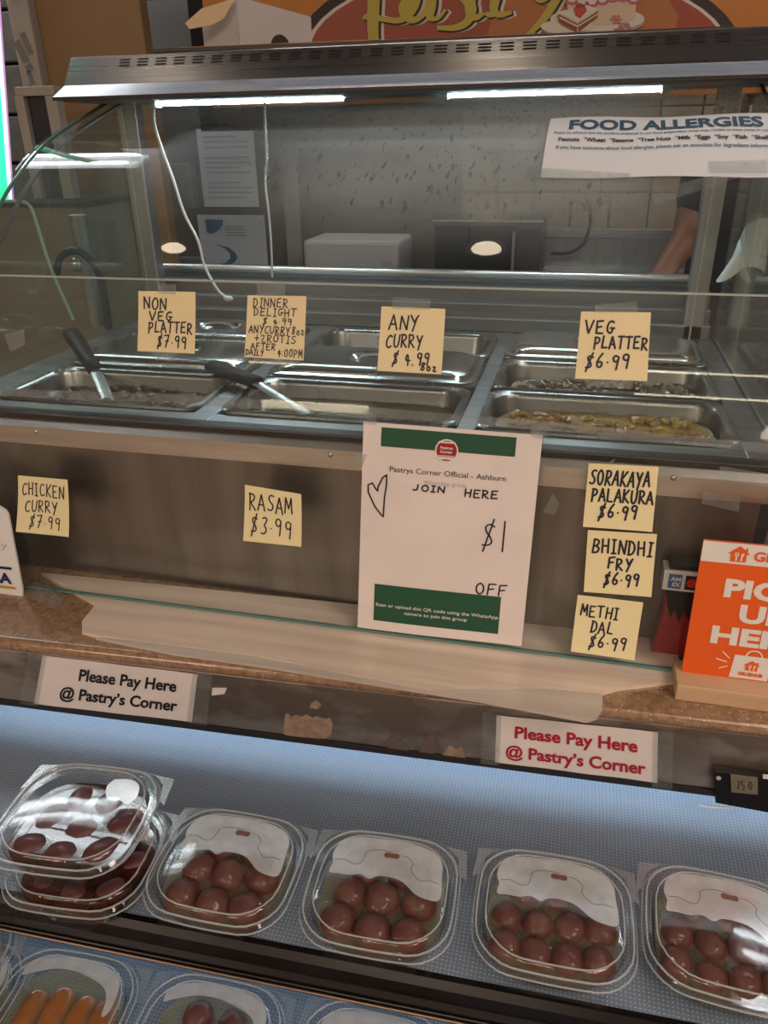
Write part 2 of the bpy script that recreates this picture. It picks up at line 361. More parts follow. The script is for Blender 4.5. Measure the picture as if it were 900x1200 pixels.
def rrect(cx, cy, w, d, r, z, n=6, squash=0.0, bow=0.0):
    """rounded rectangle ring in the xy plane, sides bowed outwards"""
    out = []
    for q, (sx, sy, a0) in enumerate(((1, 1, 0), (-1, 1, 90), (-1, -1, 180), (1, -1, 270))):
        for k in range(n + 1):
            a = math.radians(a0 + 90 * k / n)
            x = sx * (w / 2 - r) + r * math.cos(a); y = sy * (d / 2 - r) + r * math.sin(a)
            out.append(Vector((x, y, z)))
        if bow:      # extra points along the next side
            nx, ny = ((-1, 1), (-1, -1), (1, -1), (1, 1))[q]
            a = Vector(out[-1]); ae = math.radians((a0 + 90) % 360)
            b = Vector((nx * (w / 2 - r) + r * math.cos(ae), ny * (d / 2 - r) + r * math.sin(ae), z))
            for k in range(1, 5): out.append(a.lerp(b, k / 5))
    if bow:
        for p in out:
            p.x += bow * w * (p.x / (w / 2)) * (1 - (p.y / (d / 2)) ** 2); p.y += bow * d * (p.y / (d / 2)) * (1 - (p.x / (w / 2)) ** 2)
    return [Vector((p.x + cx, p.y + cy, p.z)) for p in out]

# ------------------------------------------------------------------ writing
G = {   # hand-drawn capitals: polylines in a unit box, y up
 'A': [[(0, 0), (.45, 1), (.95, 0)], [(.15, .38), (.8, .36)]],
 'B': [[(.1, 0), (.12, 1)], [(.05, .97), (.6, .95), (.75, .78), (.55, .55), (.12, .5)], [(.3, .52), (.8, .42), (.85, .18), (.6, .02), (.05, 0)]],
 'C': [[(.9, .85), (.55, 1), (.2, .75), (.08, .4), (.25, .05), (.6, 0), (.9, .15)]],
 'D': [[(.12, 1), (.14, 0)], [(0, .97), (.5, .95), (.85, .6), (.8, .25), (.45, .02), (.05, 0)]],
 'E': [[(.85, .98), (.12, .96), (.12, .02), (.9, .04)], [(.12, .5), (.7, .54)]],
 'F': [[(.15, 0), (.15, .96), (.9, 1)], [(.15, .5), (.75, .55)]],
 'G': [[(.85, .85), (.5, 1), (.15, .7), (.1, .35), (.35, .02), (.7, .1), (.75, .42)], [(.5, .42), (1, .42)]],
 'H': [[(.1, 1), (.12, 0)], [(.85, 1), (.83, 0)], [(.1, .5), (.85, .53)]],
 'I': [[(.5, 1), (.5, 0)], [(.15, 1), (.85, .98)], [(.1, 0), (.9, 0)]],
 'J': [[(.7, 1), (.72, .25), (.45, 0), (.1, .12)]],
 'K': [[(.12, 1), (.12, 0)], [(.85, .98), (.14, .45), (.9, 0)]],
 'L': [[(.15, 1), (.12, .02), (.85, .02)]],
 'M': [[(.02, 0), (.12, 1), (.5, .3), (.85, 1), (.95, 0)]],
 'N': [[(.08, 0), (.1, .98), (.85, .02), (.9, 1)]],
 'O': [[(.5, 1), (.15, .8), (.05, .4), (.3, .02), (.7, .02), (.95, .45), (.8, .88), (.5, 1)]],
 'P': [[(.14, 0), (.16, 1)], [(.02, .96), (.6, .98), (.85, .75), (.6, .5), (.16, .45)]],
 'R': [[(.12, 0), (.14, 1)], [(.02, .96), (.6, .98), (.82, .76), (.55, .52), (.16, .48), (.9, 0)]],
 'S': [[(.85, .88), (.5, 1), (.15, .8), (.35, .55), (.75, .4), (.85, .18), (.5, 0), (.08, .1)]],
 'T': [[(.5, 1), (.48, 0)], [(0, .97), (1, 1)]],
 'U': [[(.1, 1), (.08, .3), (.35, .0), (.7, .08), (.85, .35), (.88, 1)]],
 'V': [[(.02, 1), (.42, 0), (.95, 1)]],
 'Y': [[(.05, 1), (.45, .5), (.92, 1)], [(.75, .82), (.35, -.12)]],
 '$': [[(.85, .82), (.45, .95), (.15, .72), (.75, .38), (.65, .12), (.1, .12)], [(.78, 1.12), (.15, -.15)]],
 '|': [[(.5, 1.1), (.5, -.1)]],
 '0': [[(.5, 1), (.15, .75), (.12, .3), (.5, 0), (.85, .3), (.82, .8), (.5, 1)]],
 '1': [[(.4, 1), (.4, 0)]],
 '2': [[(.1, .8), (.45, 1), (.8, .75), (.1, .02), (.95, .04)]],
 '3': [[(.15, .92), (.6, 1), (.75, .75), (.35, .52), (.8, .35), (.65, .05), (.1, .05)]],
 '4': [[(.6, 0), (.62, 1), (.05, .35), (.95, .38)]],
 '5': [[(.85, 1), (.2, 1), (.15, .55), (.6, .6), (.85, .3), (.55, 0), (.1, .08)]],
 '6': [[(.7, 1), (.25, .6), (.12, .2), (.5, 0), (.85, .22), (.6, .48), (.2, .35)]],
 '7': [[(.05, .95), (.85, 1), (.35, 0)], [(.3, .5), (.8, .52)]],
 '8': [[(.8, .9), (.4, 1), (.2, .75), (.75, .4), (.75, .08), (.35, 0), (.2, .25), (.85, .9)]],
 '9': [[(.8, .85), (.4, 1), (.12, .75), (.4, .5), (.78, .62), (.82, .95), (.7, 0)]],
 '.': [[(.4, .42), (.52, .44)]], '_': [[(.4, .0), (.52, .02)]], ':': [[(.4, .2), (.5, .22)], [(.4, .65), (.5, .67)]], '+': [[(.05, .5), (.9, .5)], [(.48, .9), (.46, .1)]],
 'z': [[(.1, .6), (.8, .6), (.1, .02), (.9, .04)]], 'o': [[(.5, .6), (.12, .4), (.3, .02), (.75, .05), (.85, .4), (.5, .6)]],
 ' ': []}
NARROW = {'.': .35, '_': .35, ':': .35, '1': .5, '|': .4, ' ': .6, 'I': .7, 'o': .8, 'z': .8}
def ribbon(mb, pts, w, surf, mi=0):
    """flat pen stroke through uv points (already in sheet coordinates of real size), laid on surf(u, v)"""
    q = [Vector((p[0], p[1])) for p in pts]
    for a, b in zip(q, q[1:]):
        d = b - a
        if d.length < 1e-7: continue
        n = Vector((-d.y, d.x)).normalized() * w / 2; t = d.normalized() * w * 0.3
        c = [a - t * .9 - n * .55, a + n * .0 - t * 1.4, a - t * .9 + n * .55, a + n, b + n, b + t * .9 + n * .55, b + t * 1.4, b + t * .9 - n * .55, b - n, a - n]
        mb.add([surf(p.x, p.y) for p in c], [tuple(range(len(c)))], mi)
def hand(mb, text, x0, x1, y0, y1, w, surf, jit=0.02, mi=0):
    """text between x0..x1, baseline y0, cap top y1, in sheet metres"""
    tot = sum(NARROW.get(c, 1.0) for c in text) + 0.22 * (len(text) - 1); k = (x1 - x0) / tot; x = x0; h = y1 - y0
    rnd = random.Random(sum(map(ord, text)) + len(text))
    for c in text:
        g = G[c]; cw = NARROW.get(c, 1.0) * k; oy = rnd.uniform(-.07, .07) * h; sl = rnd.uniform(-.02, .10) * h
        for st in g:
            pts = [(x + p[0] * cw + sl * p[1] + rnd.uniform(-jit, jit) * cw, y0 + oy + p[1] * h + rnd.uniform(-jit, jit) * h) for p in st]
            if len(pts) > 3:   # round the curve once
                sm = [pts[0]]
                for i in range(1, len(pts) - 1):
                    a, b, d = pts[i - 1], pts[i], pts[i + 1]
                    sm += [tuple(.3 * a[j] + .7 * b[j] for j in (0, 1)), tuple(.7 * b[j] + .3 * d[j] for j in (0, 1))] if c not in 'EMNAIK7PRYBDTF' or True else [b]
                sm.append(pts[-1]); pts = sm if c not in 'EMN' else pts
            ribbon(mb, pts, w, surf, mi)
        x += cw + 0.22 * k
TXT = {}
def glyphs(text, bold):
    key = (text, bold)
    if key not in TXT:
        c = bpy.data.curves.new('t', 'FONT'); c.body = text; c.size = 1; c.offset = bold; c.resolution_u = 3; c.fill_mode = 'FRONT'
        o = bpy.data.objects.new('t', c); COL.objects.link(o)
        dg = bpy.context.evaluated_depsgraph_get(); me = bpy.data.meshes.new_from_object(o.evaluated_get(dg))
        TXT[key] = ([v.co.copy() for v in me.vertices], [tuple(p.vertices) for p in me.polygons])
        bpy.data.objects.remove(o); bpy.data.curves.remove(c); bpy.data.meshes.remove(me)
    return TXT[key]
def printed(mb, text, x0, x1, y0, cap, surf, bold=0.0, mi=0):
    """printed line fitted between x0 and x1, baseline y0, capital height cap"""
    vs, fs = glyphs(text, bold)
    a = min(v.x for v in vs); b = max(v.x for v in vs)
    sx = (x1 - x0) / (b - a); sy = cap / 0.73
    mb.add([surf(x0 + (v.x - a) * sx, y0 + v.y * sy) for v in vs], fs, mi)
def disc2(mb, cx, cy, rx, ry, surf, n=28, mi=0):
    mb.add([surf(cx + rx * math.cos(2 * math.pi * k / n), cy + ry * math.sin(2 * math.pi * k / n)) for k in range(n)], [tuple(range(n))], mi)
def poly2(mb, pts, surf, mi=0): mb.add([surf(*p) for p in pts], [tuple(range(len(pts)))], mi)
def rect2(mb, x0, x1, y0, y1, surf, mi=0): poly2(mb, [(x0, y0), (x1, y0), (x1, y1), (x0, y1)], surf, mi)
def quad_sheet(TL, TR, BR, BL):
    """returns (width, height, base(x,y,off)) for a sheet whose y runs up from the bottom edge; off lifts towards the viewer"""
    w = ((TR - TL).length + (BR - BL).length) / 2; h = ((BL - TL).length + (BR - TR).length) / 2
    n = (TR - TL).cross(BL - TL).normalized()
    if n.y > 0: n = -n
    def f(x, y, off=0.0):
        u = x / w; v = y / h
        return BL * (1 - u) * (1 - v) + BR * u * (1 - v) + TL * (1 - u) * v + TR * u * v + n * off
    return w, h, f

# ================================================================== THE SETTING
def simple(name, mb, m, **k): return struct(mb.build(name, m, **k))
M['floor'] = mat('beige_floor', (0.50, 0.40, 0.32), 0.4, noise=((0.42, 0.34, 0.27), (3, 3, 3), 0.3, 0.7))
M['ceiling'] = mat('dark_ceiling', (0.10, 0.09, 0.08), 0.8)
M['wall'] = mat('kitchen_wall', (0.17, 0.15, 0.13), 0.7)
M['shop_wall'] = mat('shop_wall', (0.40, 0.32, 0.25), 0.8)
M['block'] = mat('grey_block', (0.20, 0.20, 0.19), 0.9, noise=((0.14, 0.14, 0.135), (25, 25, 25), 0.3, 0.7))
simple('floor', MB().box(-3.2, 2.8, -3.0, 3.0, -H - 0.05, -H), M['floor'])
simple('ceiling', MB().box(-3.2, 2.8, -3.0, 3.0, CEIL, CEIL + 0.05), M['ceiling'])
wall_back = simple('wall_back', MB().box(-3.2, 2.8, 2.80, 2.9, -H, CEIL), M['wall'])
simple('wall_left', MB().box(-3.2, -3.1, -3.0, 2.8, -H, CEIL), M['shop_wall'])
simple('wall_right', MB().box(2.7, 2.8, -3.0, 2.8, -H, CEIL), M['shop_wall'])
simple('wall_front', MB().box(-3.1, 2.7, -3.0, -2.9, -H, CEIL), M['shop_wall'])
M['tile'] = mat('tan_wall_tile', (0.46, 0.36, 0.25), 0.35, noise=((0.38, 0.29, 0.20), (9, 9, 9), 0.3, 0.7))
tile_me = None
for r_ in range(4):
    for c_ in range(8):
        x = -0.42 + c_ * 0.122; z = -0.295 + r_ * 0.122
        if tile_me is None:
            t = MB().box(x, x + 0.117, 2.785, 2.802, z, z + 0.117, c=0.003).build('tile', M['tile'], wall_back); tile_me = t; bx, bz = x, z
        else:
            t = tile_me.copy(); COL.objects.link(t); t.location = (x - bx, 0, z - bz)

# left background: grey block partition, taped post, brown panel, dark opening
wl = simple('wall_side', MB().box(-2.1, -1.40, 2.16, 2.2, -H, 0.9), M['dark_metal'])
bme = None
for r_ in range(8):
    for c_ in range(3):
        x = -2.02 + c_ * 0.30 + (0.15 if r_ % 2 else 0) - 0.1; z = -0.55 + r_ * 0.125
        if bme is None:
            t = MB().box(x, x + 0.292, 2.13, 2.165, z, z + 0.117, c=0.004).build('block', M['block'], wl); bme = t; bx, bz = x, z
        else:
            t = bme.copy(); COL.objects.link(t); t.location = (x - bx, 0, z - bz)
M['post_grey'] = mat('light_grey_painted_post', (0.43, 0.40, 0.38), 0.6, noise=((0.36, 0.33, 0.31), (8, 8, 3), 0.3, 0.7))
M['tape_grey'] = mat('grey_tape_scraps', (0.20, 0.20, 0.19), 0.5)
tr = simple('trim_1', MB().box(-1.455, -1.395, 1.99, 2.05, -H, 0.9, c=0.004), M['post_grey'])
tp = MB()
for (x, z, w, h, a) in ((-1.425, 0.330, .030, .022, .1), (-1.437, 0.208, .020, .050, .35), (-1.418, 0.225, .016, .050, .30), (-1.424, 0.172, .020, .016, .4), (-1.425, 0.150, .012, .03, .2), (-1.418, 0.118, .038, .018, -.5)):
    ca, sa = math.cos(a), math.sin(a)
    tp.prism([(x + ca * i * w / 2 - sa * j * h / 2, 1.9895, z + sa * i * w / 2 + ca * j * h / 2) for i, j in ((-1, -1), (1, -1), (1, 1), (-1, 1))], (0, -0.0012, 0))
tp.build('tape', M['tape_grey'], tr)
M['brown_panel'] = mat('tan_brown_panel', (0.33, 0.205, 0.10), 0.65, noise=((0.28, 0.17, 0.085), (3, 3, 3), 0.3, 0.7))
simple('door_1', MB().box(-1.395, -1.105, 2.02, 2.06, -H, 0.75, c=0.003), M['brown_panel'])
M['dark_room'] = mat('dark_brown_partition', (0.028, 0.022, 0.02), 0.8)
simple('partition', MB().box(-1.105, -0.60, 2.28, 2.31, 0.02, 0.75), M['dark_room'])
CABZ = on_y((95, 236), 1.75).z + .002
rf = thing('rack_frame', 'grey worn metal frame standing beside the taped post at far left', 'frame', (-1.29, 1.815, CABZ))
for a in (MB().box(-1.34, -1.235, 1.80, 1.83, 0.098, 0.118, c=0.002), ): a.build('top_rail', M['post_grey'], rf)
MB().box(-1.262, -1.232, 1.80, 1.83, CABZ, 0.098, c=0.002).build('upright', M['post_grey'], rf)
MB().box(-1.345, -1.32, 1.80, 1.83, CABZ, 0.098, c=0.002).build('upright', M['post_grey'], rf)
MB().box(-1.32, -1.262, 1.815, 1.82, CABZ, 0.098).build('dark_panel', mat('dark_blue_panel', (0.03, 0.03, 0.045), 0.5), rf)

# ceiling fixtures
cf = thing('ceiling_light', 'two-tube fluorescent ceiling light mirrored in the curved glass', 'ceiling light', (-2.1, 1.95, CEIL))
MB().box(-2.75, -1.50, 1.78, 2.12, CEIL - 0.05, CEIL - 0.02).build('tray', M['diffuser'], cf)
for ty in (2.045, 1.85):
    MB().tube([(-2.7, ty, CEIL - 0.075), (-1.53, ty, CEIL - 0.085)], 0.028, 12).build('tube', M['tube_light'], cf, smooth=True)
cf2 = thing('ceiling_light', 'two-tube fluorescent ceiling light on the right, above the kitchen', 'ceiling light', (1.3, 1.95, CEIL))
MB().box(0.72, 1.95, 1.78, 2.12, CEIL - 0.05, CEIL - 0.02).build('tray', M['fixture_white'], cf2)
for ty in (2.045, 1.85):
    MB().tube([(0.75, ty, CEIL - 0.075), (1.92, ty, CEIL - 0.085)], 0.028, 12).build('tube', M['tube_light'], cf2, smooth=True)
for i, (tx, ty, pw) in enumerate(FILL_PANELS):
    d = thing('fill_panel', ('added warm fill panel, front right', 'added warm fill panel, rear right', 'added warm fill panel, rear left', 'added warm fill panel, farthest from the counter')[i], 'ceiling light', (tx, ty, CEIL), 'added warm fill panels')
    hx, hy = .62, .32
    MB().box(tx - hx, tx + hx, ty - hy, ty + hy, CEIL - .03, CEIL - .001).build('frame', M['fixture_white'], d)
for i, (xa, xb, ty) in enumerate(((-1.68, -1.06, -0.92), (-1.69, -1.07, -1.84), (0.22, 1.0, -0.62), (0.22, 1.0, -1.25))):
    d = thing('strip_light', ('warm ceiling strip light, left and nearer', 'warm ceiling strip light, left and farther', 'warm ceiling strip light, right and nearer', 'warm ceiling strip light, right and farther')[i], 'ceiling light', ((xa + xb) / 2, ty, CEIL), 'warm ceiling strips')
    MB().box(xa - .02, xb + .02, ty - .05, ty + .05, CEIL - .03, CEIL - .001).build('housing', M['fixture_white'], d)
    MB().box(xa, xb, ty - .018, ty + .018, CEIL - .045, CEIL - .03).build('lens', M['warm_lamp'], d)
for i, (lx, ly) in enumerate(((-1.31, 1.06), (-.285, 1.09))):
    d = thing('downlight', ('small round warm downlight above the left end', 'small round warm downlight above the case middle')[i], 'ceiling lamp', (lx, ly, CEIL), 'small downlights')
    MB().loft([[Vector((lx + r * math.cos(a * .2618), ly + r * math.sin(a * .2618), z)) for a in range(24)] for r, z in ((0.045, CEIL), (0.06, CEIL), (0.062, CEIL - 0.012), (0.046, CEIL - 0.010))], False, False).build('rim', M['fixture_white'], d, smooth=True)
    MB().loft([[Vector((lx + 0.046 * math.cos(a * .2618), ly + 0.046 * math.sin(a * .2618), CEIL - 0.006)) for a in range(24)]], True, False).build('lens', M['warm_lamp'], d)

# added glowing panel above the shop sign, unseen, for gloss on the container lids
mb_ = thing('lid_glow_panel', 'pale glowing panel added above the pastry sign for lid gloss', 'glow panel', (-0.25, 1.95, 0.89))
MB().box(-1.42, 0.70, 1.93, 1.97, 0.81, 1.09, c=0.006).build('frame', M['black'], mb_)
MB().box(-1.40, 0.68, 1.925, 1.93, 0.83, 1.07).build('lit_panel', M['glow_face'], mb_)

# ================================================================== SHOP SIGN (printed board)
SY = 2.0
sg = thing('shop_sign', 'orange and red-brown printed board reading pastry with a cake picture', 'sign', (-0.15, SY, 0.07))
M['sign_orange'] = mat('printed_orange_board', (0.62, 0.25, 0.035), 0.45, noise=((0.50, 0.17, 0.02), (5, 5, 5), 0.35, 0.7))
M['sign_red'] = mat('printed_red_brown', (0.33, 0.055, 0.024), 0.4)
M['sign_band'] = mat('printed_light_brown', (0.42, 0.145, 0.03), 0.4)
M['sign_dark'] = mat('printed_dark_outline', (0.02, 0.012, 0.01), 0.5)
M['sign_white'] = mat('printed_white', (0.72, 0.68, 0.62), 0.5)
M['sign_gold'] = mat('printed_yellow_green', (0.52, 0.43, 0.07), 0.5)
MB().box(-0.93, 0.60, SY, SY + 0.02, 0.07, 0.45).build('board', M['sign_orange'], sg)
def sgp(off): return lambda px, py: (lambda v: Vector((v.x, SY - off, v.z)))(on_y((px, py), SY))
def ell(cx, cy, rx, ry, a0=0, a1=360, n=48): return [(cx + rx * math.cos(math.radians(a0 + (a1 - a0) * k / n)), cy + ry * math.sin(math.radians(a0 + (a1 - a0) * k / n))) for k in range(n + (0 if a1 - a0 == 360 else 1))]
def cut(pts, ymax=84): return [(x, min(y, ymax)) for x, y in pts]
def slab(mb, pts, off, th=0.0008, mi=0):
    f = sgp(off); mb.prism([f(*p) for p in pts], (0, -th, 0), mi)
m_ = MB(); slab(m_, cut(ell(608, 62, 262, 118)), 0.0002); m_.build('oval_shadow', M['sign_dark'], sg)
m_ = MB(); slab(m_, cut(ell(607, 62, 249, 104)), 0.0014); m_.build('oval_outline', M['sign_white'], sg)
m_ = MB(); slab(m_, cut(ell(607, 62, 244, 100)), 0.0026); m_.build('oval_panel', M['sign_red'], sg)
m_ = MB(); slab(m_, cut([(590, -30), (700, -45), (772, -20), (795, 20), (785, 60), (770, 84), (560, 84)]), 0.0038); m_.build('oval_highlight', M['sign_band'], sg)
def brush(mb, strokes, off, grow=0.0, dx=0, dy=0):
    for si_, st in enumerate(strokes):
        f = sgp(off + si_ * .00012)
        if len(st) > 2:
            P_ = [Vector(p) for p in st]; P_ = [2 * P_[0] - P_[1]] + P_ + [2 * P_[-1] - P_[-2]]; st = []
            for i in range(1, len(P_) - 2):
                a, b, c, d = P_[i - 1:i + 3]
                for k in range(5):
                    t = k / 5; q = .5 * ((2 * b) + (c - a) * t + (2 * a - 5 * b + 4 * c - d) * t * t + (3 * b - a - 3 * c + d) * t ** 3); st.append((q.x, q.y, max(q.z, 1)))
            st.append(tuple(P_[-2]))
        L_, R_ = [], []
        for i, (x, y, w) in enumerate(st):
            a = st[max(i - 1, 0)]; b = st[min(i + 1, len(st) - 1)]
            tx, ty = b[0] - a[0], b[1] - a[1]; l = math.hypot(tx, ty) or 1
            nx, ny = -ty / l, tx / l; w = w / 2 + grow
            L_.append(f(x + nx * w + dx, y + ny * w + dy)); R_.append(f(x - nx * w + dx, y - ny * w + dy))
        n = len(st); mb.add(L_ + R_, [(i, i + 1, n + i + 1, n + i) for i in range(n - 1)])
STK = [
 [(440, -45, 12), (439, 0, 13), (438, 30, 12), (439, 50, 11)], [(426, 22, 2), (436, 19, 8), (450, 23, 5), (470, 24, 6), (484, 12, 9), (488, -8, 12), (482, -30, 10), (460, -42, 6)],
 [(470, -36, 5), (484, -30, 5), (505, -20, 8), (478, 2, 10), (474, 14, 10), (484, 24, 7), (498, 16, 5), (508, -8, 8), (510, -30, 8)], [(508, -25, 10), (506, 5, 11), (505, 20, 8), (514, 22, 3), (523, 12, 2)],
 [(550, -40, 6), (534, -28, 8), (536, -12, 11), (548, 0, 12), (553, 12, 11), (548, 26, 8), (534, 33, 6), (513, 33, 4)],
 [(560, -50, 9), (554, -10, 11), (551, 12, 10), (557, 21, 7), (568, 16, 3)], [(540, -24, 4), (558, -25, 4), (576, -28, 4)],
 [(590, -34, 8), (584, -10, 10), (579, 11, 9), (586, 18, 6), (600, 15, 3)], [(569, 16, 3), (575, 18, 5), (582, 17, 4)], [(588, -24, 5), (602, -34, 8), (610, -24, 7)],
 [(620, -34, 8), (624, -14, 10), (634, 0, 8), (648, -8, 4)], [(666, -34, 8), (656, -8, 9), (641, 18, 8), (627, 34, 5), (615, 44, 2)], [(606, 44, 2), (616, 45, 5), (628, 40, 3)]]
m_ = MB(); brush(m_, STK, 0.0046, 1.6, 5, 1); m_.build('letter_outline', M['sign_white'], sg)
m_ = MB(); brush(m_, STK, 0.0066, 1.2, 2, 1); m_.build('letter_shadow', M['sign_dark'], sg)
m_ = MB(); brush(m_, STK, 0.0086, 0.6); m_.build('lettering', M['sign_gold'], sg)
cakecols = [M['sign_white'], mat('cake_cream', (0.68, 0.55, 0.42), .6), mat('cake_pink', (0.55, 0.13, 0.17), .5), mat('strawberry_red', (0.50, 0.03, 0.02), .4), mat('cake_sponge', (0.25, 0.075, 0.03), .6), mat('plate_shade', (0.42, 0.36, 0.33), .5)]
m_ = MB()
def ck(pts, o, mi): slab(m_, cut(pts), 0.0110 + o * 0.0008, 0.0006, mi)
ck(ell(700, 26, 55, 15), 0, 5); ck(ell(700, 23, 55, 14), 1, 0); ck(ell(690, 36, 52, 12), 2, 5); ck(ell(680, 32, 46, 10), 3, 0)
ck([(664, -20), (748, -20), (744, 20), (735, 27), (700, 31), (680, 28), (665, 10)], 4, 1)
ck([(664, -30), (748, -30), (747, -2), (735, 5), (705, 7), (676, 4), (664, -4)], 5, 0)
for k in range(7): ck(ell(670 + k * 12, 3 + 3 * math.sin(k), 7, 4, n=12), 6, 2); ck(ell(670 + k * 12, 1.5 + 3 * math.sin(k), 4.5, 2.5, n=12), 7, 0)
for k in range(6): a = k * math.pi / 3; ck([(722, 24), (722 + 6 * math.cos(a - .3), 24 + 5 * math.sin(a - .3)), (722 + 7 * math.cos(a), 24 + 6 * math.sin(a)), (722 + 6 * math.cos(a + .3), 24 + 5 * math.sin(a + .3))], 7, 2)
for (x, y) in ((727, 33), (735, 30), (738, 35), (730, 37), (722, 36)): ck(ell(x, y, 3, 2, n=8), 6, 2)
ck([(653, 18), (700, 14), (690, 36), (676, 38)], 8, 0); ck([(655, 18), (677, 29), (676, 39), (655, 27)], 9, 4); ck([(677, 29), (701, 14), (700, 22), (678, 39)], 9, 4)
ck([(655, 17), (677, 27), (701, 12), (684, 6)], 10, 0)
ck([(656, 20.5), (677, 31), (701, 16.5), (701, 18.5), (677, 33.5), (656, 23)], 10, 1)
ck([(672, 12), (676, 8), (686, 9), (688, 14), (680, 23), (675, 20)], 11, 3); ck([(674, 9), (680, 5), (687, 8), (681, 11)], 12, 4)
m_.build('cake_picture', cakecols, sg)

# ================================================================== STEAM TABLE CASE
XL, XR = -0.91, 0.245
case = thing('steam_table', 'stainless steel steam table with curved glass front and vented hood', 'food warmer', (-0.33, 1.2, ZC))
YF = 0.886
# body
MB().box(XL, XR - 0.02, YF, YF + 0.02, ZC + 0.002, -0.388).build('front_panel', M['steel_front'], case)
MB().prism([(XL, YF - 0.004, -0.388), (XL, YF - 0.004, -0.362), (XL, YF + 0.006, -0.352), (XL, YF + 0.05, -0.349), (XL, YF + 0.05, -0.388)], (XR - XL, 0, 0)).build('front_lip', M['steel_lip'], case)
MB().box(XL, XR, YF + 0.001, YF + 0.024, -0.352, -0.343, c=0.002).build('glass_gasket', M['dark_trim'], case)
MB().box(XL, XR - 0.02, YF + 0.02, 1.60, ZC, -0.57).build('underside', M['post'], case)
for nm, x0, x1 in (('side_panel', XL, XL + 0.012), ('side_panel', XR - 0.035, XR - 0.02)):
    MB().box(x0, x1, YF + 0.02, 1.60, -0.57, -0.36).build(nm, M['steel'], case)
MB().box(XL, XR, 1.585, 1.60, ZC + 0.03, -0.36).build('back_panel', M['steel'], case)
# top deck with three wells of pans: frame members
PX = [(-0.838, -0.512), (-0.478, -0.142), (-0.117, 0.207)]
PY = [(0.940, 1.108), (1.116, 1.284), (1.292, 1.460)]
ZP = -0.345
for (a, b) in ((XL, PX[0][0]), (PX[0][1], PX[1][0]), (PX[1][1], PX[2][0]), (PX[2][1], XR)):
    MB().box(a, b, YF + 0.02, 1.52, ZP - 0.012, ZP + 0.001, c=0.002).build('deck_bar', M['steel_top'], case)
for k in range(3):
    MB().box(PX[k][0], PX[k][1], YF + 0.02, PY[0][0], ZP - 0.012, ZP, c=0.001).build('deck_edge', M['steel_top'], case)
    MB().box(PX[k][0], PX[k][1], PY[2][1], 1.52, ZP - 0.012, ZP, c=0.001).build('deck_edge', M['steel_top'], case)
MB().box(XR - 0.004, XR, YF + 0.02, 1.52, ZP - 0.01, ZP + 0.006).build('glass_channel', M['steel'], case)
# rear ledges (serving side)
for (y0, y1, z0, z1) in ((1.50, 1.53, -0.345, -0.318), (1.53, 1.56, -0.345, -0.296), (1.56, 1.62, -0.345, -0.270)):
    MB().box(XL, XR - 0.01, y0, y1, z0, z1, c=0.003).build('rear_ledge', M['rear_steel'], case)
MB().tube([(XL, 1.60, -0.252), (XR - 0.01, 1.60, -0.252)], 0.008, 10).build('rear_rail', M['steel'], case, smooth=True)
MB().box(XL, XR - 0.01, 1.62, 1.72, -0.275, -0.262, c=0.003).build('rear_shelf', M['rear_steel'], case)
# posts
for x0, x1 in ((-0.90, -0.86), (0.187, 0.222)):
    p = MB().box(x0, x1, 1.50, 1.53, -0.345, 0.10, c=0.003).build('post', M['post'], case)
    MB().box(x0 + 0.012, x0 + 0.015, 1.498, 1.501, -0.345, 0.07).build('post_groove', M['steel'], p)
# hood: profile (y, z)
HP = [(1.320, 0.069), (1.360, 0.088), (1.394, 0.132), (1.400, 0.134), (1.62, 0.134), (1.62, 0.075), (1.54, 0.062), (1.36, 0.062)]
HX0, HX1 = -0.91, 0.262
hood = MB().prism([(HX0, y, z) for y, z in HP], (HX1 - HX0, 0, 0)).build('hood', M['hood'], case)
MB().box(HX0, HX1, 1.319, 1.345, 0.064, 0.0685).build('hood_edge', M['dark_trim'], hood)
# vent slots: punched as dark recessed slits with a raised lip
nrm = Vector((0, -(0.132 - 0.088), 1.394 - 1.360)).normalized()
def hoodpt(x, t, off): return Vector((x, 1.360 + 0.034 * t, 0.088 + 0.044 * t)) + nrm * off
slot = None
XS0, NS = -0.812, 29
for i in range(NS):
    x0 = XS0 + i * (0.178 + 0.812) / (NS - 0.35)
    v = MB()
    for k in range(3):
        t0 = 0.62 + k * 0.105
        v.add([hoodpt(x0 + dx, t0 + dt, 0.0006) for dx, dt in ((0.002, 0), (0.021, 0), (0.022, 0.03), (0.021, 0.052), (0.002, 0.052), (0.0, 0.03))], [(0, 1, 2, 3, 4, 5)])
    if slot is None:
        slot = v.build('vent_slot', M['dark_metal'], hood, kind='thing'); sx = x0; del slot['kind']
    else:
        c = slot.copy(); COL.objects.link(c); c.location = (x0 - sx, 0, 0)
# under-hood lamps, brackets
for (a, b) in ((-0.798, -0.434), (-0.250, 0.097)):
    lt = MB().box(a, b, 1.470, 1.492, 0.0575, 0.0612, c=0.001).build('hood_lamp_tube', M['led'], case)
    MB().box(a - 0.012, a, 1.468, 1.494, 0.0545, 0.0615, c=0.001).build('lamp_cap', M['white_plastic'], lt)
    MB().box(b, b + 0.012, 1.468, 1.494, 0.0545, 0.0615, c=0.001).build('lamp_cap', M['white_plastic'], lt)
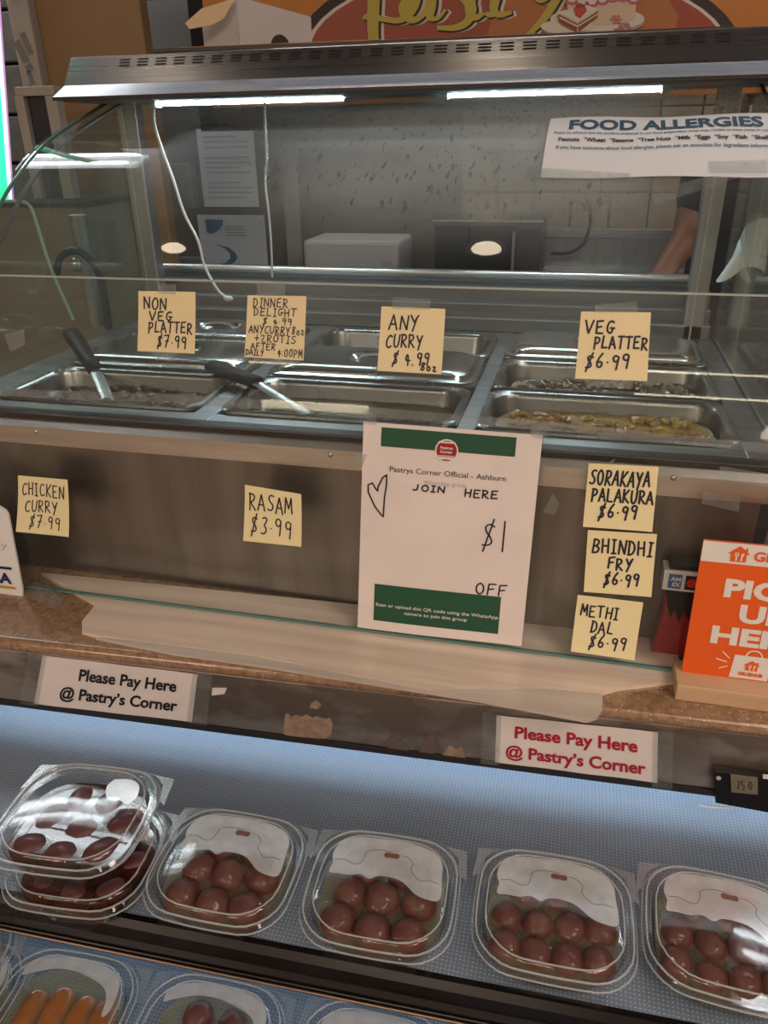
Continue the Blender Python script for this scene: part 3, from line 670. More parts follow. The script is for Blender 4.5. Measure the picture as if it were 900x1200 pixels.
# curved glass
prof = [(1.46, .068), (1.252, .002), (1.145, -.054), (1.07, -.112), (1.000, -.175), (.945, -.250), (.900, -.345)]
def catmull(P, n=7):
    P = [Vector(p) for p in P]; P = [2 * P[0] - P[1]] + P + [2 * P[-1] - P[-2]]; out = []
    for i in range(1, len(P) - 2):
        a, b, c, d = P[i - 1:i + 3]
        for k in range(n):
            t = k / n; out.append(.5 * ((2 * b) + (c - a) * t + (2 * a - 5 * b + 4 * c - d) * t * t + (3 * b - a - 3 * c + d) * t ** 3))
    return out + [P[-2]]
CG = catmull(prof)
GX0, GX1 = -0.885, 0.238
ARC = [0.0]
for a, b in zip(CG, CG[1:]): ARC.append(ARC[-1] + (b - a).length)
def glass_pt(x, s, off=0.0):
    s = max(0, min(ARC[-1] - 1e-6, s))
    i = max(k for k in range(len(ARC) - 1) if ARC[k] <= s); t = (s - ARC[i]) / (ARC[i + 1] - ARC[i])
    p = CG[i].lerp(CG[i + 1], t)
    def nr(k):
        k = max(1, min(len(CG) - 2, k)); d = CG[k + 1] - CG[k - 1]; return Vector((d.y, -d.x)).normalized()
    n = nr(i).lerp(nr(i + 1), t).normalized()
    if n.x > 0: n = -n
    return Vector((x, p.x + n.x * off, p.y + n.y * off))
def ray_glass(px):
    r = ray(px)
    for i in range(len(CG) - 1):
        a, b = CG[i], CG[i + 1]; d = b - a
        det = -r.y * d.y + r.z * d.x
        if abs(det) < 1e-9: continue
        s = (-a.x * d.y + a.y * d.x) / det; u = (r.y * a.y - r.z * a.x) / det
        u = (s * r.y - a.x) / d.x if abs(d.x) > abs(d.y) else (s * r.z - a.y) / d.y
        if -1e-6 <= u <= 1 + 1e-6 and s > 0: return (r.x * s, ARC[i] + u * (ARC[i + 1] - ARC[i]))
    return None
cg = MB().grid(lambda u, v: glass_pt(GX0 + u * (GX1 - GX0), v * ARC[-1]), 2, 42).build('curved_glass', M['curved'], case, smooth=True)
for xx in (GX0, GX1):
    e = MB(); e.loft([[glass_pt(xx + dx, ARC[i], o) for dx, o in ((-.002, -.002), (.002, -.002), (.002, .002), (-.002, .002))] for i in range(len(ARC))])
    e.build('glass_edge', M['glass_edge'], cg)
# gasket band just inside the left curved edge
MB().loft([[glass_pt(GX0 + 0.028 + dx, ARC[i], o) for dx, o in ((-.004, -.004), (.004, -.004), (.004, -.001), (-.004, -.001))] for i in range(len(ARC))]).build('seal_strip', M['dark_seal'], cg, smooth=True)
# end glasses
def endglass(x):
    g = MB(); pts = [(p.x + 0.004, p.y - 0.002) for p in CG]
    pts = pts[::-1] + [(1.50, 0.065), (1.50, -0.345)]
    g.prism([(x, y, z) for y, z in pts], (0.004, 0, 0)); return g.build('end_glass', M['end_glass'], case)
endglass(XL + 0.006); endglass(XR - 0.004)
# screws on the lip
for px in ((42, 506), (387, 533), (789, 560)):
    q = on_y(px, YF - 0.004)
    MB().ball((q.x, YF - 0.0045, q.z), (0.0035, 0.0022, 0.0035), 8).build('screw', M['steel'], case, smooth=True)
# white lamp cables
def px_cable(pxs, y): return [on_y(p, y) for p in pxs]
def wire(name, pts, r, m, label, cat, **k):
    o = MB().tube([tuple(p) for p in pts], r, 8).build(name, m, smooth=True); return tag(o, label, cat, **k)
def smooth_pts(P, n=5):
    P = [Vector(p) for p in P]; P = [2 * P[0] - P[1]] + P + [2 * P[-1] - P[-2]]; out = []
    for i in range(1, len(P) - 2):
        a, b, c, d = P[i - 1:i + 3]
        for k in range(n):
            t = k / n; out.append(.5 * ((2 * b) + (c - a) * t + (2 * a - 5 * b + 4 * c - d) * t * t + (3 * b - a - 3 * c + d) * t ** 3))
    return out + [P[-2]]
c1 = px_cable([(180, 120), (181, 145), (190, 175), (203, 210), (216, 250), (232, 282), (240, 312), (254, 338), (264, 348)], 1.44)
wc = wire('lamp_cable', smooth_pts(c1), 0.0028, M['white_plastic'], 'white lamp cable hanging from the hood with a small loose plug', 'cable')
q = c1[-1]; MB().ball((q.x + 0.006, q.y, q.z - 0.003), (0.011, 0.006, 0.006), 8).build('plug', M['white_plastic'], wc, smooth=True)
c2 = px_cable([(310, 118), (311, 150), (313, 186), (311, 215), (315, 250), (318, 290), (319, 325)], 1.44)
wire('lamp_cable', smooth_pts(c2), 0.0022, M['white_plastic'], 'second white cable hanging straight down under the hood lamp', 'cable')

# ------------------------------------------------------------------ pans, lids, food
def pan_rings(w, d, h):
    return [rrect(0, 0, w, d, .022, -.003), rrect(0, 0, w, d, .022, 0.001), rrect(0, 0, w - .004, d - .004, .021, .003), rrect(0, 0, w - .014, d - .014, .020, .003),
            rrect(0, 0, w - .022, d - .022, .034, 0.0), rrect(0, 0, w - .026, d - .026, .036, -.006), rrect(0, 0, w - .040, d - .038, .030, -h + .012), rrect(0, 0, w - .062, d - .060, .026, -h)]
def make_pan(col, row, label, h=0.14):
    x0, x1 = PX[col]; y0, y1 = PY[row]; w, d = x1 - x0, y1 - y0
    o = MB().loft(pan_rings(w, d, h), False, True).build('food_pan', M['pan'], smooth=True, local=True, at=((x0 + x1) / 2, (y0 + y1) / 2, ZP + 0.004))
    return tag(o, label, 'food pan', 'food pans in the steam table')
def make_lid(col, row, label):
    x0, x1 = PX[col]; y0, y1 = PY[row]; w, d = x1 - x0, y1 - y0
    t = thing('pan_lid', label, 'pan lid', ((x0 + x1) / 2, (y0 + y1) / 2, ZP + 0.0095), 'steel pan lids')
    R_ = [rrect(0, 0, w - .004, d - .004, .02, -.002), rrect(0, 0, w - .004, d - .004, .02, 0), rrect(0, 0, w - .016, d - .016, .022, .002), rrect(0, 0, w - .026, d - .024, .024, -.001),
          rrect(0, 0, w - .030, d - .028, .026, .006), rrect(0, 0, w - .044, d - .040, .032, .0105), rrect(0, 0, w - .075, d - .065, .03, .0115), rrect(0, 0, .10, .062, .030, .0112), rrect(0, 0, .088, .052, .025, .004), rrect(0, 0, .05, .03, .014, .002)]
    MB().loft(R_, True, True).build('cover', M['lid'], t, smooth=True, local=True)
    hp = [(-.034, 0, .008), (-.026, 0, .0135), (-.01, 0, .016), (.01, 0, .016), (.026, 0, .0135), (.034, 0, .008)]
    MB().loft([[Vector((p[0], s * .006, p[2] + o)) for s, o in ((-1, 0), (1, 0), (1, .002), (-1, .002))] for p in hp]).build('handle', M['steel'], t, local=True)
    return t
M['stew'] = mat('dark_green_vegetable_stew', (0.07, 0.05, 0.022), 0.3, noise=((0.16, 0.11, 0.05), (60, 60, 60), 0.45, 0.65), coat=0.5, bump=((150, 150, 150), 0.8, 0.002))
M['dal'] = mat('yellow_lentil_curry', (0.36, 0.235, 0.035), 0.3, noise=((0.24, 0.10, 0.02), (30, 45, 30), 0.45, 0.6), coat=0.5, bump=((120, 120, 120), 0.9, 0.002))
M['rasam'] = mat('golden_brown_broth', (0.11, 0.082, 0.03), 0.12, noise=((0.07, 0.05, 0.02), (8, 8, 8), 0.4, 0.6), coat=0.6)
M['redcurry'] = mat('dark_red_brown_curry', (0.075, 0.028, 0.015), 0.25, noise=((0.04, 0.018, 0.01), (60, 60, 60), 0.4, 0.6), coat=0.5, bump=((90, 90, 90), 0.6, 0.002))
def food(name, col, row, m, zdrop, amp, label, chunks=0, seed=0):
    x0, x1 = PX[col]; y0, y1 = PY[row]; w, d = x1 - x0 - 0.036 - zdrop * .10, y1 - y0 - 0.036 - zdrop * .12
    cx, cy = (x0 + x1) / 2, (y0 + y1) / 2
    rnd = random.Random(seed)
    def fn(u, v):
        a = (u - .5) * 2; b = (v - .5) * 2
        x = a * w / 2; y = b * d / 2
        # round the corners of the grid
        k = 1 - 0.10 * (a * a * b * b)
        z = amp * noise.noise(Vector((x * 38 + seed, y * 38, 0))) + amp * .5 * noise.noise(Vector((x * 110, y * 110 + seed, 3)))
        return Vector((x * k, y * k, z))
    mb = MB(); top = mb.grid(fn, 46, 24)
    m2 = mb
    o = m2.build(name, m, smooth=True, local=True, at=(cx, cy, ZP - zdrop))
    tag(o, label, 'curry', kind='stuff')
    if chunks:
        ch = MB()
        for i in range(chunks):
            a, b = rnd.uniform(-.44, .44) * w, rnd.uniform(-.42, .42) * d
            ch.ball((a, b, amp * .7), (rnd.uniform(.004, .010), rnd.uniform(.004, .010), rnd.uniform(.003, .006)), 6, bumpy=.5, seed=i)
        ch.build('chunks', m, o, smooth=True, local=True, kind='stuff')
    return o
make_pan(2, 0, 'steel pan of yellow lentil curry behind the sorakaya palakura note')
f1 = food('lentil_curry', 2, 0, M['dal'], 0.017, 0.0035, 'yellow lentil curry with a dark leaf in the front pan', 90, 3)
MB().add([(-.075, -.045, .010), (-.060, -.056, .012), (-.038, -.050, .012), (-.030, -.036, .010), (-.048, -.034, .014), (-.066, -.036, .012)], [(0, 1, 2, 3, 4, 5)]).build('leaf', mat('dark_green_leaf', (0.03, 0.05, 0.012), .4), f1, local=True)
make_pan(2, 1, 'steel pan of dark vegetable stew behind the veg platter note')
food('vegetable_stew', 2, 1, M['stew'], 0.022, 0.008, 'dark brown-green chopped vegetable stew in the middle pan', 140, 5)
make_pan(2, 2, 'steel pan closed by the lid behind the veg platter note')
make_lid(2, 2, 'steel pan lid at the back, half hidden by the veg platter note')
make_pan(1, 0, 'steel pan of golden-brown broth with a ladle leaning in it')
food('golden_broth', 1, 0, M['rasam'], 0.018, 0.0006, 'still golden-brown broth in the pan under the any curry note', 0, 9)
make_pan(1, 1, 'steel pan closed by the lid under the any curry note')
make_lid(1, 1, 'bright steel pan lid with central handle under the any curry note')
make_pan(1, 2, 'uncovered empty dark steel pan behind the any curry note')
make_pan(0, 0, 'steel pan of red-brown curry at the left front')
food('red_brown_curry', 0, 0, M['redcurry'], 0.020, 0.004, 'dark red-brown curry in the left front pan', 60, 12)
make_pan(0, 1, 'steel pan closed by the lid in the left middle')
make_lid(0, 1, 'steel pan lid with handle below the non veg platter note')
make_pan(0, 2, 'steel pan closed by the lid at the left back')
make_lid(0, 2, 'steel pan lid at left back beside the dinner delight note')

def ladle(label, a, b, c, side):
    """a handle end, b handle/shaft joint, c shaft bottom"""
    a, b, c = Vector(a), Vector(b), Vector(c); t = thing('serving_spoon', label, 'serving spoon', tuple(c), 'spoons left in the pans')
    d = (b - a).normalized(); w = d.cross(Vector((0, 0, 1))).normalized(); u = w.cross(d)
    def ring(p, rw, ru): return [p + w * rw * math.cos(k * math.pi / 5) + u * ru * math.sin(k * math.pi / 5) for k in range(10)]
    L_ = (b - a).length
    MB().loft([ring(a + d * L_ * s, rw, ru) for s, rw, ru in ((0, .008, .005), (.04, .015, .009), (.3, .016, .010), (.8, .013, .010), (.97, .014, .011), (1, .010, .008))]).build('grip', M['black'], t, smooth=True)
    MB().loft([ring(b + (c - b) * s, .0095, .0025) for s in (0, .3, .7, 1)]).build('shaft', M['steel'], t, smooth=True)
    MB().ball(c, (.03, .022, .012), 10).build('bowl', M['steel'], t, smooth=True)
    return t
ladle('black-handled steel serving spoon standing in the left front pan', on_y((82, 388), 1.19), on_y((112, 434), 1.10), on_z((135, 488), -0.375), 1)
ladle('black-handled serving spoon lying across the bar into the broth pan', on_z((247, 428), -0.325), on_z((302, 449), -0.325), on_z((378, 496), -0.36), 1)

# ------------------------------------------------------------------ things at the left inside and behind the case
pip = thing('steel_pipe', 'silver round pipe standing at the left end behind the glass', 'pipe', (on_y((92, 252), 1.42).x, 1.42, ZP))
pc = on_y((91, 252), 1.42)
MB().loft([[Vector((pc.x + r * math.cos(k * .3927), 1.42 + r * math.sin(k * .3927), z)) for k in range(16)] for r, z in ((.017, ZP), (.017, pc.z - .002), (.018, pc.z), (.016, pc.z + .001))]).build('tube', M['post'], pip, smooth=True)
hs = smooth_pts([on_y(p, 1.40) for p in ((66, 325), (70, 303), (84, 294), (100, 299), (115, 318), (122, 345), (128, 385))])
wire('rubber_hose', hs, 0.0075, M['black_rubber'], 'black rubber hose looped round the silver pipe', 'hose')
kn = on_y((90, 310), 1.385)
tag(MB().ball(kn, (.013, .013, .014), 10).build('tap_knob', clear('clear_knob', (.8, .85, .85), .25, .05), smooth=True), 'small clear round knob on the pipe under the hose', 'knob')
cb = thing('beige_cabinet', 'beige cupboard with dark top edge behind the left glass end', 'cabinet', (-1.35, 1.75, -H))
M['beige'] = mat('beige_panel', (0.23, 0.19, 0.12), 0.6, noise=((0.18, 0.15, 0.10), (4, 4, 4), .3, .7))
a_ = on_y((95, 236), 1.75)
MB().box(-1.9, a_.x - .0, 1.75, 2.0, -H + .002, a_.z - .012, c=.004).build('body', M['beige'], cb)
MB().box(-1.9, a_.x + .012, 1.74, 2.0, a_.z - .012, a_.z, c=.002).build('top', M['dark_room'], cb)
MB().box(-1.60, -1.594, 1.745, 1.75, -.9, a_.z - .014).build('door_seam', M['dark_room'], cb)

# neon light at the far left edge
NX = -1.07
ne = thing('neon_light', 'bright green vertical neon strip light at far left', 'neon light', (NX, 1.38, -0.10))
na, nb = on_y((-9, -70), 1.38), on_y((13, 236), 1.38)
def neon_bar(name, dx, r, m):
    MB().tube([na + Vector((dx, 0, 0)), nb + Vector((dx, 0, 0))], r, 10).build(name, m, ne, smooth=True)
neon_bar('green_tube', -.013, .010, M['neon']); neon_bar('white_core', -.0005, .0035, M['neon_white']); neon_bar('purple_edge', .005, .0018, M['neon_purple'])
wire('green_cord', smooth_pts([on_y(p, 1.30) for p in ((2, 236), (18, 236), (34, 240), (43, 262), (50, 285), (62, 320), (86, 375))]), 0.003, mat('pale_green_cord', (0.35, 0.55, 0.48), .4), 'thin pale green cord running down from the neon light', 'cord')

# ================================================================== COUNTER AND PASTRY CASE
A28, A19 = math.radians(2.8), math.radians(1.9)
FY = 0.742                                                     # front of the stone top at x = 0
pk = thing('pastry_case', 'refrigerated pastry case with steel fascia above dimpled shelves', 'display case', (-0.2, 0.8, -H))
def ps(name, mb, m, ang=A28, about=(0, FY), parent=None, **k): return mb.rot(ang, about).build(name, m, parent or pk, **k)
CX0, CX1 = -1.6, 0.9
ps('fascia', MB().box(CX0, CX1, FY, FY + 0.012, -0.706, -0.618, c=0.0015), M['fascia'])
ps('fascia_trim', MB().box(CX0, CX1, FY - 0.002, FY + 0.02, -0.716, -0.706, c=0.001), M['dark_trim'])
ps('light_bar', MB().box(-1.0, 0.62, FY + 0.022, FY + 0.045, -0.716, -0.700, c=0.002), M['fixture_white'])
ps('case_back', MB().box(CX0, CX1, 1.02, 1.03, -H + 0.1, -0.62), M['post'])
ps('case_side', MB().box(CX0, CX0 + 0.02, 0.42, 1.02, -H + 0.1, -0.62), M['post'])
ps('case_side', MB().box(CX1 - 0.02, CX1, 0.42, 1.02, -H + 0.1, -0.62), M['post'])
ps('plinth', MB().box(CX0, CX1, 0.42, 1.02, -H, -H + 0.1), M['black'])
SF = 0.489; ZS = -0.755; ZS2 = -0.900
ps('shelf', MB().box(CX0 + 0.02, CX1 - 0.02, SF, 1.0, ZS - 0.012, ZS), M['shelf'], A19, (0, SF))
# black price rail of the upper shelf: stepped profile
rp = [(SF, ZS + 0.001), (SF - 0.006, ZS + 0.0005), (SF - 0.012, ZS - 0.006), (SF - 0.013, ZS - 0.024), (SF - 0.018, ZS - 0.028), (SF - 0.018, ZS - 0.046), (SF - 0.010, ZS - 0.052), (SF + 0.004, ZS - 0.052), (SF + 0.004, ZS - 0.012)]
ps('price_rail', MB().prism([(CX0 + .02, y, z) for y, z in rp], (CX1 - CX0 - .04, 0, 0)), M['black_gloss'], A19, (0, SF))
for (y, z, w, m) in ((SF - 0.0135, ZS - 0.0265, 0.0016, 'black_gloss'), (SF - 0.0190, ZS - 0.033, 0.0012, 'black_gloss'), (SF - 0.0190, ZS - 0.041, 0.0014, 'copper_line')):
    ps('rail_ridge', MB().tube([(CX0 + .02, y, z), (CX1 - .02, y, z)], w, 6), M[m], A19, (0, SF), smooth=True)
SF2 = 0.30
ps('shelf', MB().box(CX0 + 0.02, CX1 - 0.02, SF2, 1.0, ZS2 - 0.012, ZS2), M['shelf'], A19, (0, SF2 + .05))
ps('price_rail', MB().prism([(CX0 + .02, y - SF + SF2, z - ZS + ZS2) for y, z in rp], (CX1 - CX0 - .04, 0, 0)), M['black_gloss'], A19, (0, SF2 + .05))
# worn tape patches left on the fascia
M['residue'] = mat('old_tape_residue', (0.34, 0.25, 0.18), 0.7, noise=((0.24, 0.17, 0.12), (90, 90, 90), 0.4, 0.6))
M['residue_dark'] = mat('peeled_dark_patch', (0.12, 0.095, 0.08), 0.6)
TF = math.tan(A28)
def on_fascia(p, off=0.0):
    r = ray(p); s = (FY - off) / (r.y - r.x * TF); return r * s
def flat(name, m, pts, fn, off, parent, th=0.0004, **k):
    f = MB(); f.prism([fn(p, off) for p in pts], (0, -th, 0)); return f.build(name, m, parent, **k)
flat('tape_residue', M['residue'], [(334, 838), (337, 835), (341, 840), (347, 837), (352, 840), (359, 837), (366, 841), (372, 839), (379, 842), (387, 841), (390, 848), (388, 862), (378, 866), (360, 864), (350, 866), (332, 860)], on_fascia, 0.0003, pk)
flat('tape_residue', M['residue'], [(364, 824), (371, 820), (377, 826), (372, 831), (363, 829)], on_fascia, 0.0003, pk)
flat('tape_residue', M['paper'], [(249, 806), (266, 806), (263, 813), (256, 814), (248, 815)], on_fascia, 0.0003, pk)
flat('peeled_patch', M['residue_dark'], [(491, 881), (497, 868), (502, 861), (508, 858), (511, 868), (514, 878), (507, 884), (499, 883)], on_fascia, 0.0003, pk)
flat('peeled_patch', M['residue_dark'], [(447, 872), (458, 862), (468, 866), (480, 876), (477, 882), (462, 880)], on_fascia, 0.0003, pk)
flat('peeled_patch', M['residue'], [(518, 884), (527, 872), (534, 878), (541, 874), (546, 888), (530, 890)], on_fascia, 0.0003, pk)

# stone counter top
ct = MB()
gp = [(1.05, -.598), (FY + 0.004, -.598)] + [(FY + 0.004 - 0.010 * math.sin(a), -0.608 + 0.010 * math.cos(a)) for a in [k * math.pi / 10 for k in range(1, 10)]] + [(FY + 0.004, -0.618), (1.05, -0.618)]
ct.prism([(CX0, y, z) for y, z in gp], (CX1 - CX0, 0, 0)).rot(A28, (0, FY))
o = ct.build('countertop', M['stone'], smooth=True); tag(o, 'speckled brown stone counter top with rounded front edge', 'countertop')

# wooden boards lying on the counter
def flatboard(name, pxs, z0, th, m, label):
    pts = [on_z(p, z0 + th) for p in pxs]
    bm = bmesh.new(); vs = [bm.verts.new((p.x, p.y, z0)) for p in pts]; f = bm.faces.new(vs)
    r = bmesh.ops.extrude_face_region(bm, geom=[f]); bmesh.ops.translate(bm, verts=[v for v in r['geom'] if isinstance(v, bmesh.types.BMVert)], vec=(0, 0, th))
    mb = MB(); mb.bm(bm); o = mb.build(name, m); return tag(o, label, 'board')
flatboard('wood_board', [(48, 671), (112, 708), (96, 728), (96, 740), (112, 744), (300, 768), (500, 808), (560, 806), (640, 806), (704, 812), (724, 806), (792, 798), (800, 789), (790, 750), (615, 729), (415, 708), (240, 690)], ZC, 0.005, M['board'], 'long pale wood-grain board lying under the glass pane')
flatboard('wrapped_board', [(112, 747), (220, 757), (300, 769), (400, 786), (500, 809), (560, 807), (640, 807), (706, 813), (706, 832), (700, 840), (688, 844), (560, 820), (440, 801), (300, 779), (200, 765)], ZC + 0.0003, 0.004, M['board_grey'], 'greyish plastic-wrapped board strip with rounded end at the counter edge')
M['bag'] = clear('clear_bag_film', (.93, .93, .92), .10, .12, haze=dusty(.10, .2, 40), bump=(60, .8))
def wrap_fn(u, v):
    a = on_z((38 + u * 40 - v * 12, 676 + u * 22 + v * 18), ZC + 0.001); a.z += 0.014 * math.sin(math.pi * u) * math.sin(math.pi * v) * (1 + .5 * noise.noise(Vector((u * 6, v * 6, 0)))); return a
tag(MB().grid(wrap_fn, 14, 10).build('plastic_film', M['bag'], smooth=True), 'crumpled clear plastic film at the left end of the wood board', 'plastic film')

# ------------------------------------------------------------------ leaning front pane
PZT, PZB = -0.153, ZC
def pane_pt(x, z, off=0.0): return Vector((x, 0.855 + (z + 0.342) * LEAN - off, z))
gp_ = thing('glass_pane', 'clear glass pane leaning on the case front carrying the notes', 'glass pane', (-0.35, pane_pt(0, PZB).y, ZC))
PX0, PX1 = -0.93, 0.235
MB().add([pane_pt(PX0, PZB + .006), pane_pt(PX1, PZB + .006), pane_pt(PX1, PZT), pane_pt(PX0, PZT)], [(0, 1, 2, 3)]).build('glass_sheet', M['pane'], gp_)
MB().prism([pane_pt(PX0, PZT, -.0015), pane_pt(PX0, PZT, .0015), pane_pt(PX0, PZT - .002, .0015), pane_pt(PX0, PZT - .002, -.0015)], (PX1 - PX0, 0, 0)).build('top_edge', mat('polished_glass_edge', (.35, .42, .40), .2), gp_)
MB().prism([pane_pt(PX0, PZB + .006, -.002), pane_pt(PX0, PZB + .006, .002), pane_pt(PX0, PZB + .009, .002), pane_pt(PX0, PZB + .009, -.002)], (PX1 - PX0, 0, 0)).build('bottom_edge', M['glass_edge'], gp_)
def tape_on(pts, parent, off=0.0018, name='tape', m=None, fn=on_pane):
    return MB().add([fn(p, off) for p in pts], [tuple(range(len(pts)))]).build(name, m or M['tape'], parent)
tape_on([(0, 455), (210, 462), (430, 477), (640, 494), (900, 520), (900, 531), (640, 504), (430, 488), (210, 473), (0, 464)], gp_, .0016, 'tape_strip')
for q in ([(714, 541), (722, 537), (716, 546)], [(824, 577), (868, 582), (866, 600), (822, 590)], [(648, 578), (656, 590), (650, 604), (636, 600)], [(844, 546), (905, 556), (900, 570), (842, 562)], [(5, 392), (28, 386), (30, 404), (12, 412)]):
    tape_on(q, gp_, .0017, 'tape_scrap')

# ------------------------------------------------------------------ sticky notes
def note(TL, TR, BR, BL, lines, label, m='note', tape=(), curl=0.004, pen=0.0019, mode=0):
    w, h, base = quad_sheet(*(on_pane(p, .0022) for p in (TL, TR, BR, BL)))
    def f(x, y, off=0.0):                                    # free lower edge curls towards the viewer
        t = 1 - y / h; return base(x, y, off + curl * t * t + curl * .4 * max(0, x / w - .8) * t)
    root = thing('sticky_note', label, 'sticky note', base(w / 2, 0, 0), 'handwritten price notes on the glass')
    MB().grid(lambda u, v: f(u * w, v * h), 8, 8).build('paper', M[m], root, smooth=True)
    ink = MB()
    for (txt, x0, x1, y0, y1) in lines:
        hand(ink, txt, x0 * w, x1 * w, (1 - y1) * h, (1 - y0) * h, pen, lambda x, y: f(x, y, .0006))
    ink.build('lettering', M['ink_blue'], root)
    for q in tape: tape_on(q, root, .0034)
    return root
note((162, 341), (229, 342), (230, 414), (163, 411), [('NON', .10, .50, .10, .29), ('VEG', .20, .60, .33, .48), ('PLATTER', .18, .95, .50, .68), ('$7.99', .34, .86, .72, .92)],
     'yellow note reading NON VEG PLATTER $7.99 at upper left of the glass', tape=[[(183, 332), (207, 333), (206, 345), (186, 344)], [(180, 411), (206, 413), (205, 424), (181, 421)]])
note((290, 346), (359, 347), (357, 422), (288, 418), [('DINNER', .10, .70, .04, .18), ('DELIGHT', .12, .84, .20, .32), ('$ 4.99', .28, .78, .35, .46), ('ANYCURRY8oz', .05, .99, .48, .60), ('+2ROTIS', .15, .86, .62, .74), ('AFTER', .10, .52, .76, .86), ('DAILY', .02, .33, .87, .96), ('4:00PM', .55, .98, .84, .97)],
     'yellow note reading DINNER DELIGHT $4.99 in small crowded writing', tape=[[(301, 331), (334, 331), (334, 347), (302, 347)], [(297, 418), (352, 421), (351, 428), (298, 427)]], pen=.0012)
note((447, 359), (522, 362), (518, 438), (443, 434), [('ANY', .14, .60, .12, .34), ('CURRY', .10, .68, .42, .62), ('$ 4_99', .22, .80, .68, .88), ('8oz', .66, .92, .84, .96)],
     'yellow note reading ANY CURRY $4.99 in the middle of the glass', tape=[[(460, 348), (504, 351), (504, 363), (460, 362)]])
note((681, 365), (763, 366), (758, 446), (674, 443), [('VEG', .08, .50, .13, .32), ('PLATTER', .22, .98, .36, .54), ('$6.99', .12, .74, .62, .84)],
     'yellow note reading VEG PLATTER $6.99 at upper right of the glass', tape=[[(697, 357), (746, 353), (748, 366), (697, 366)], [(686, 444), (742, 446), (741, 456), (686, 452)]], pen=.0021)
note((21, 557), (79, 562), (85, 627), (23, 621), [('CHICKEN', .08, .92, .12, .34), ('CURRY', .14, .78, .42, .62), ('$7.99', .24, .84, .68, .90)],
     'pale yellow note reading CHICKEN CURRY $7.99 at lower left', m='note_low', curl=.008, pen=.0017)
note((287, 568), (353, 579), (355, 639), (287, 632), [('RASAM', .08, .84, .12, .42), ('$3.99', .12, .84, .54, .86)],
     'pale yellow note reading RASAM $3.99 between chicken curry note and poster', m='note_low', curl=.006, pen=.0019)
note((690, 543), (772, 547), (764, 622), (683, 616), [('SORAKAYA', .03, .90, .09, .32), ('PALAKURA', .08, .97, .38, .58), ('$6.99', .20, .76, .62, .84)],
     'yellow note reading SORAKAYA PALAKURA $6.99, top of the column of three', pen=.0024, m='note_low')
note((689, 621), (770, 626), (763, 698), (684, 692), [('BHINDHI', .08, .96, .14, .36), ('FRY', .32, .68, .42, .60), ('$6.99', .28, .80, .66, .86)],
     'yellow note reading BHINDHI FRY $6.99, middle of the column of three', pen=.0024, m='note_low')
note((677, 697), (754, 706), (743, 770), (669, 760), [('METHI', .08, .66, .16, .36), ('DAL', .26, .62, .42, .62), ('$6.99', .26, .84, .66, .88)],
     'yellow note reading METHI DAL $6.99, bottom of the column of three', pen=.0021, m='note_low', curl=.008)

# ------------------------------------------------------------------ white poster
w, h, pf = quad_sheet(*(on_pane(p, .0022) for p in ((426, 494), (636, 510), (611, 758), (419, 735))))
po = thing('poster', 'white letter-size poster with green bands, heart and handwritten $1 OFF', 'poster', pf(w / 2, 0, 0))
wave = lambda x, y, off=0.0: pf(x, y, off + .0012 * math.sin(x / w * 5) * (1 - y / h))
MB().grid(lambda u, v: wave(u * w, v * h), 14, 16).build('paper', M['paper'], po, smooth=True)
sf = lambda o: (lambda x, y: wave(x * w, (1 - y) * h, o))
g_ = MB()
for (a, b, c, d) in ((.107, .863, .018, .103), (.10, .857, .762, .950)):
    g_.grid(lambda u, v: sf(.0006)(a + (b - a) * u, c + (d - c) * v), 14, 3)
    g_.build('green_band', M['green_ink'], po); g_ = MB()
lg = MB(); P = lambda o: sf(o)
disc2(lg, .485, .100, .066, .066 * w / h, P(.0009), mi=0); disc2(lg, .485, .100, .058, .058 * w / h, P(.0012), mi=1)
rect2(lg, .430, .540, .128, .138, P(.0014), 0); rect2(lg, .437, .533, .060, .066, P(.0014), 0)
rect2(lg, .437, .533, .075, .118, P(.0014), 2); rect2(lg, .440, .530, .121, .125, P(.0016), 0)
def up(fn): return lambda x, y: fn(x, -y)
printed(lg, 'Pastrys', .450, .520, -.092, .012, up(P(.0018)), .03, 0); printed(lg, 'Corner', .450, .520, -.110, .012, up(P(.0018)), .03, 0)
lg.build('round_logo', [M['white_ink'], M['red_ink'], mat('deep_red_print', (.30, .01, .02), .5)], po)
t_ = MB(); printed(t_, 'Pastrys Corner Official - Ashburn', .165, .825, -.215, .026, up(P(.0008)), .0); t_.build('title', M['ink'], po)
t_ = MB(); printed(t_, 'WhatsApp group', .365, .610, -.258, .018, up(P(.0008)), .0); t_.build('faint_subtitle', M['grey_ink'], po)
t_ = MB(); printed(t_, 'Scan or upload this QR code using the WhatsApp', .112, .850, -.873, .017, up(P(.0010)), .01); printed(t_, 'camera to join this group', .290, .670, -.902, .017, up(P(.0010)), .01); t_.build('small_print', M['white_ink'], po)
i_ = MB(); sw = lambda x, y: wave(x, y, .0009)
for (t, x0, x1, y0, y1) in (('JOIN', .30, .49, .262, .290), ('HERE', .60, .79, .262, .298), ('$', .715, .80, .41, .535), ('|', .82, .86, .415, .535), ('OFF', .705, .885, .705, .760)):
    i_ = MB(); hand(i_, t, x0 * w, x1 * w, (1 - y1) * h, (1 - y0) * h, .0019, sw); i_.build('handwritten_word', M['ink'], po)
i_ = MB(); hp = [(.130, .425), (.085, .385), (.042, .32), (.040, .285), (.065, .275), (.085, .300), (.098, .310), (.100, .290), (.125, .245), (.148, .232), (.150, .275), (.140, .34), (.137, .43)]
ribbon(i_, [(x * w, (1 - y) * h) for x, y in hp], .0019, sw)
i_.build('drawn_heart', M['ink'], po)
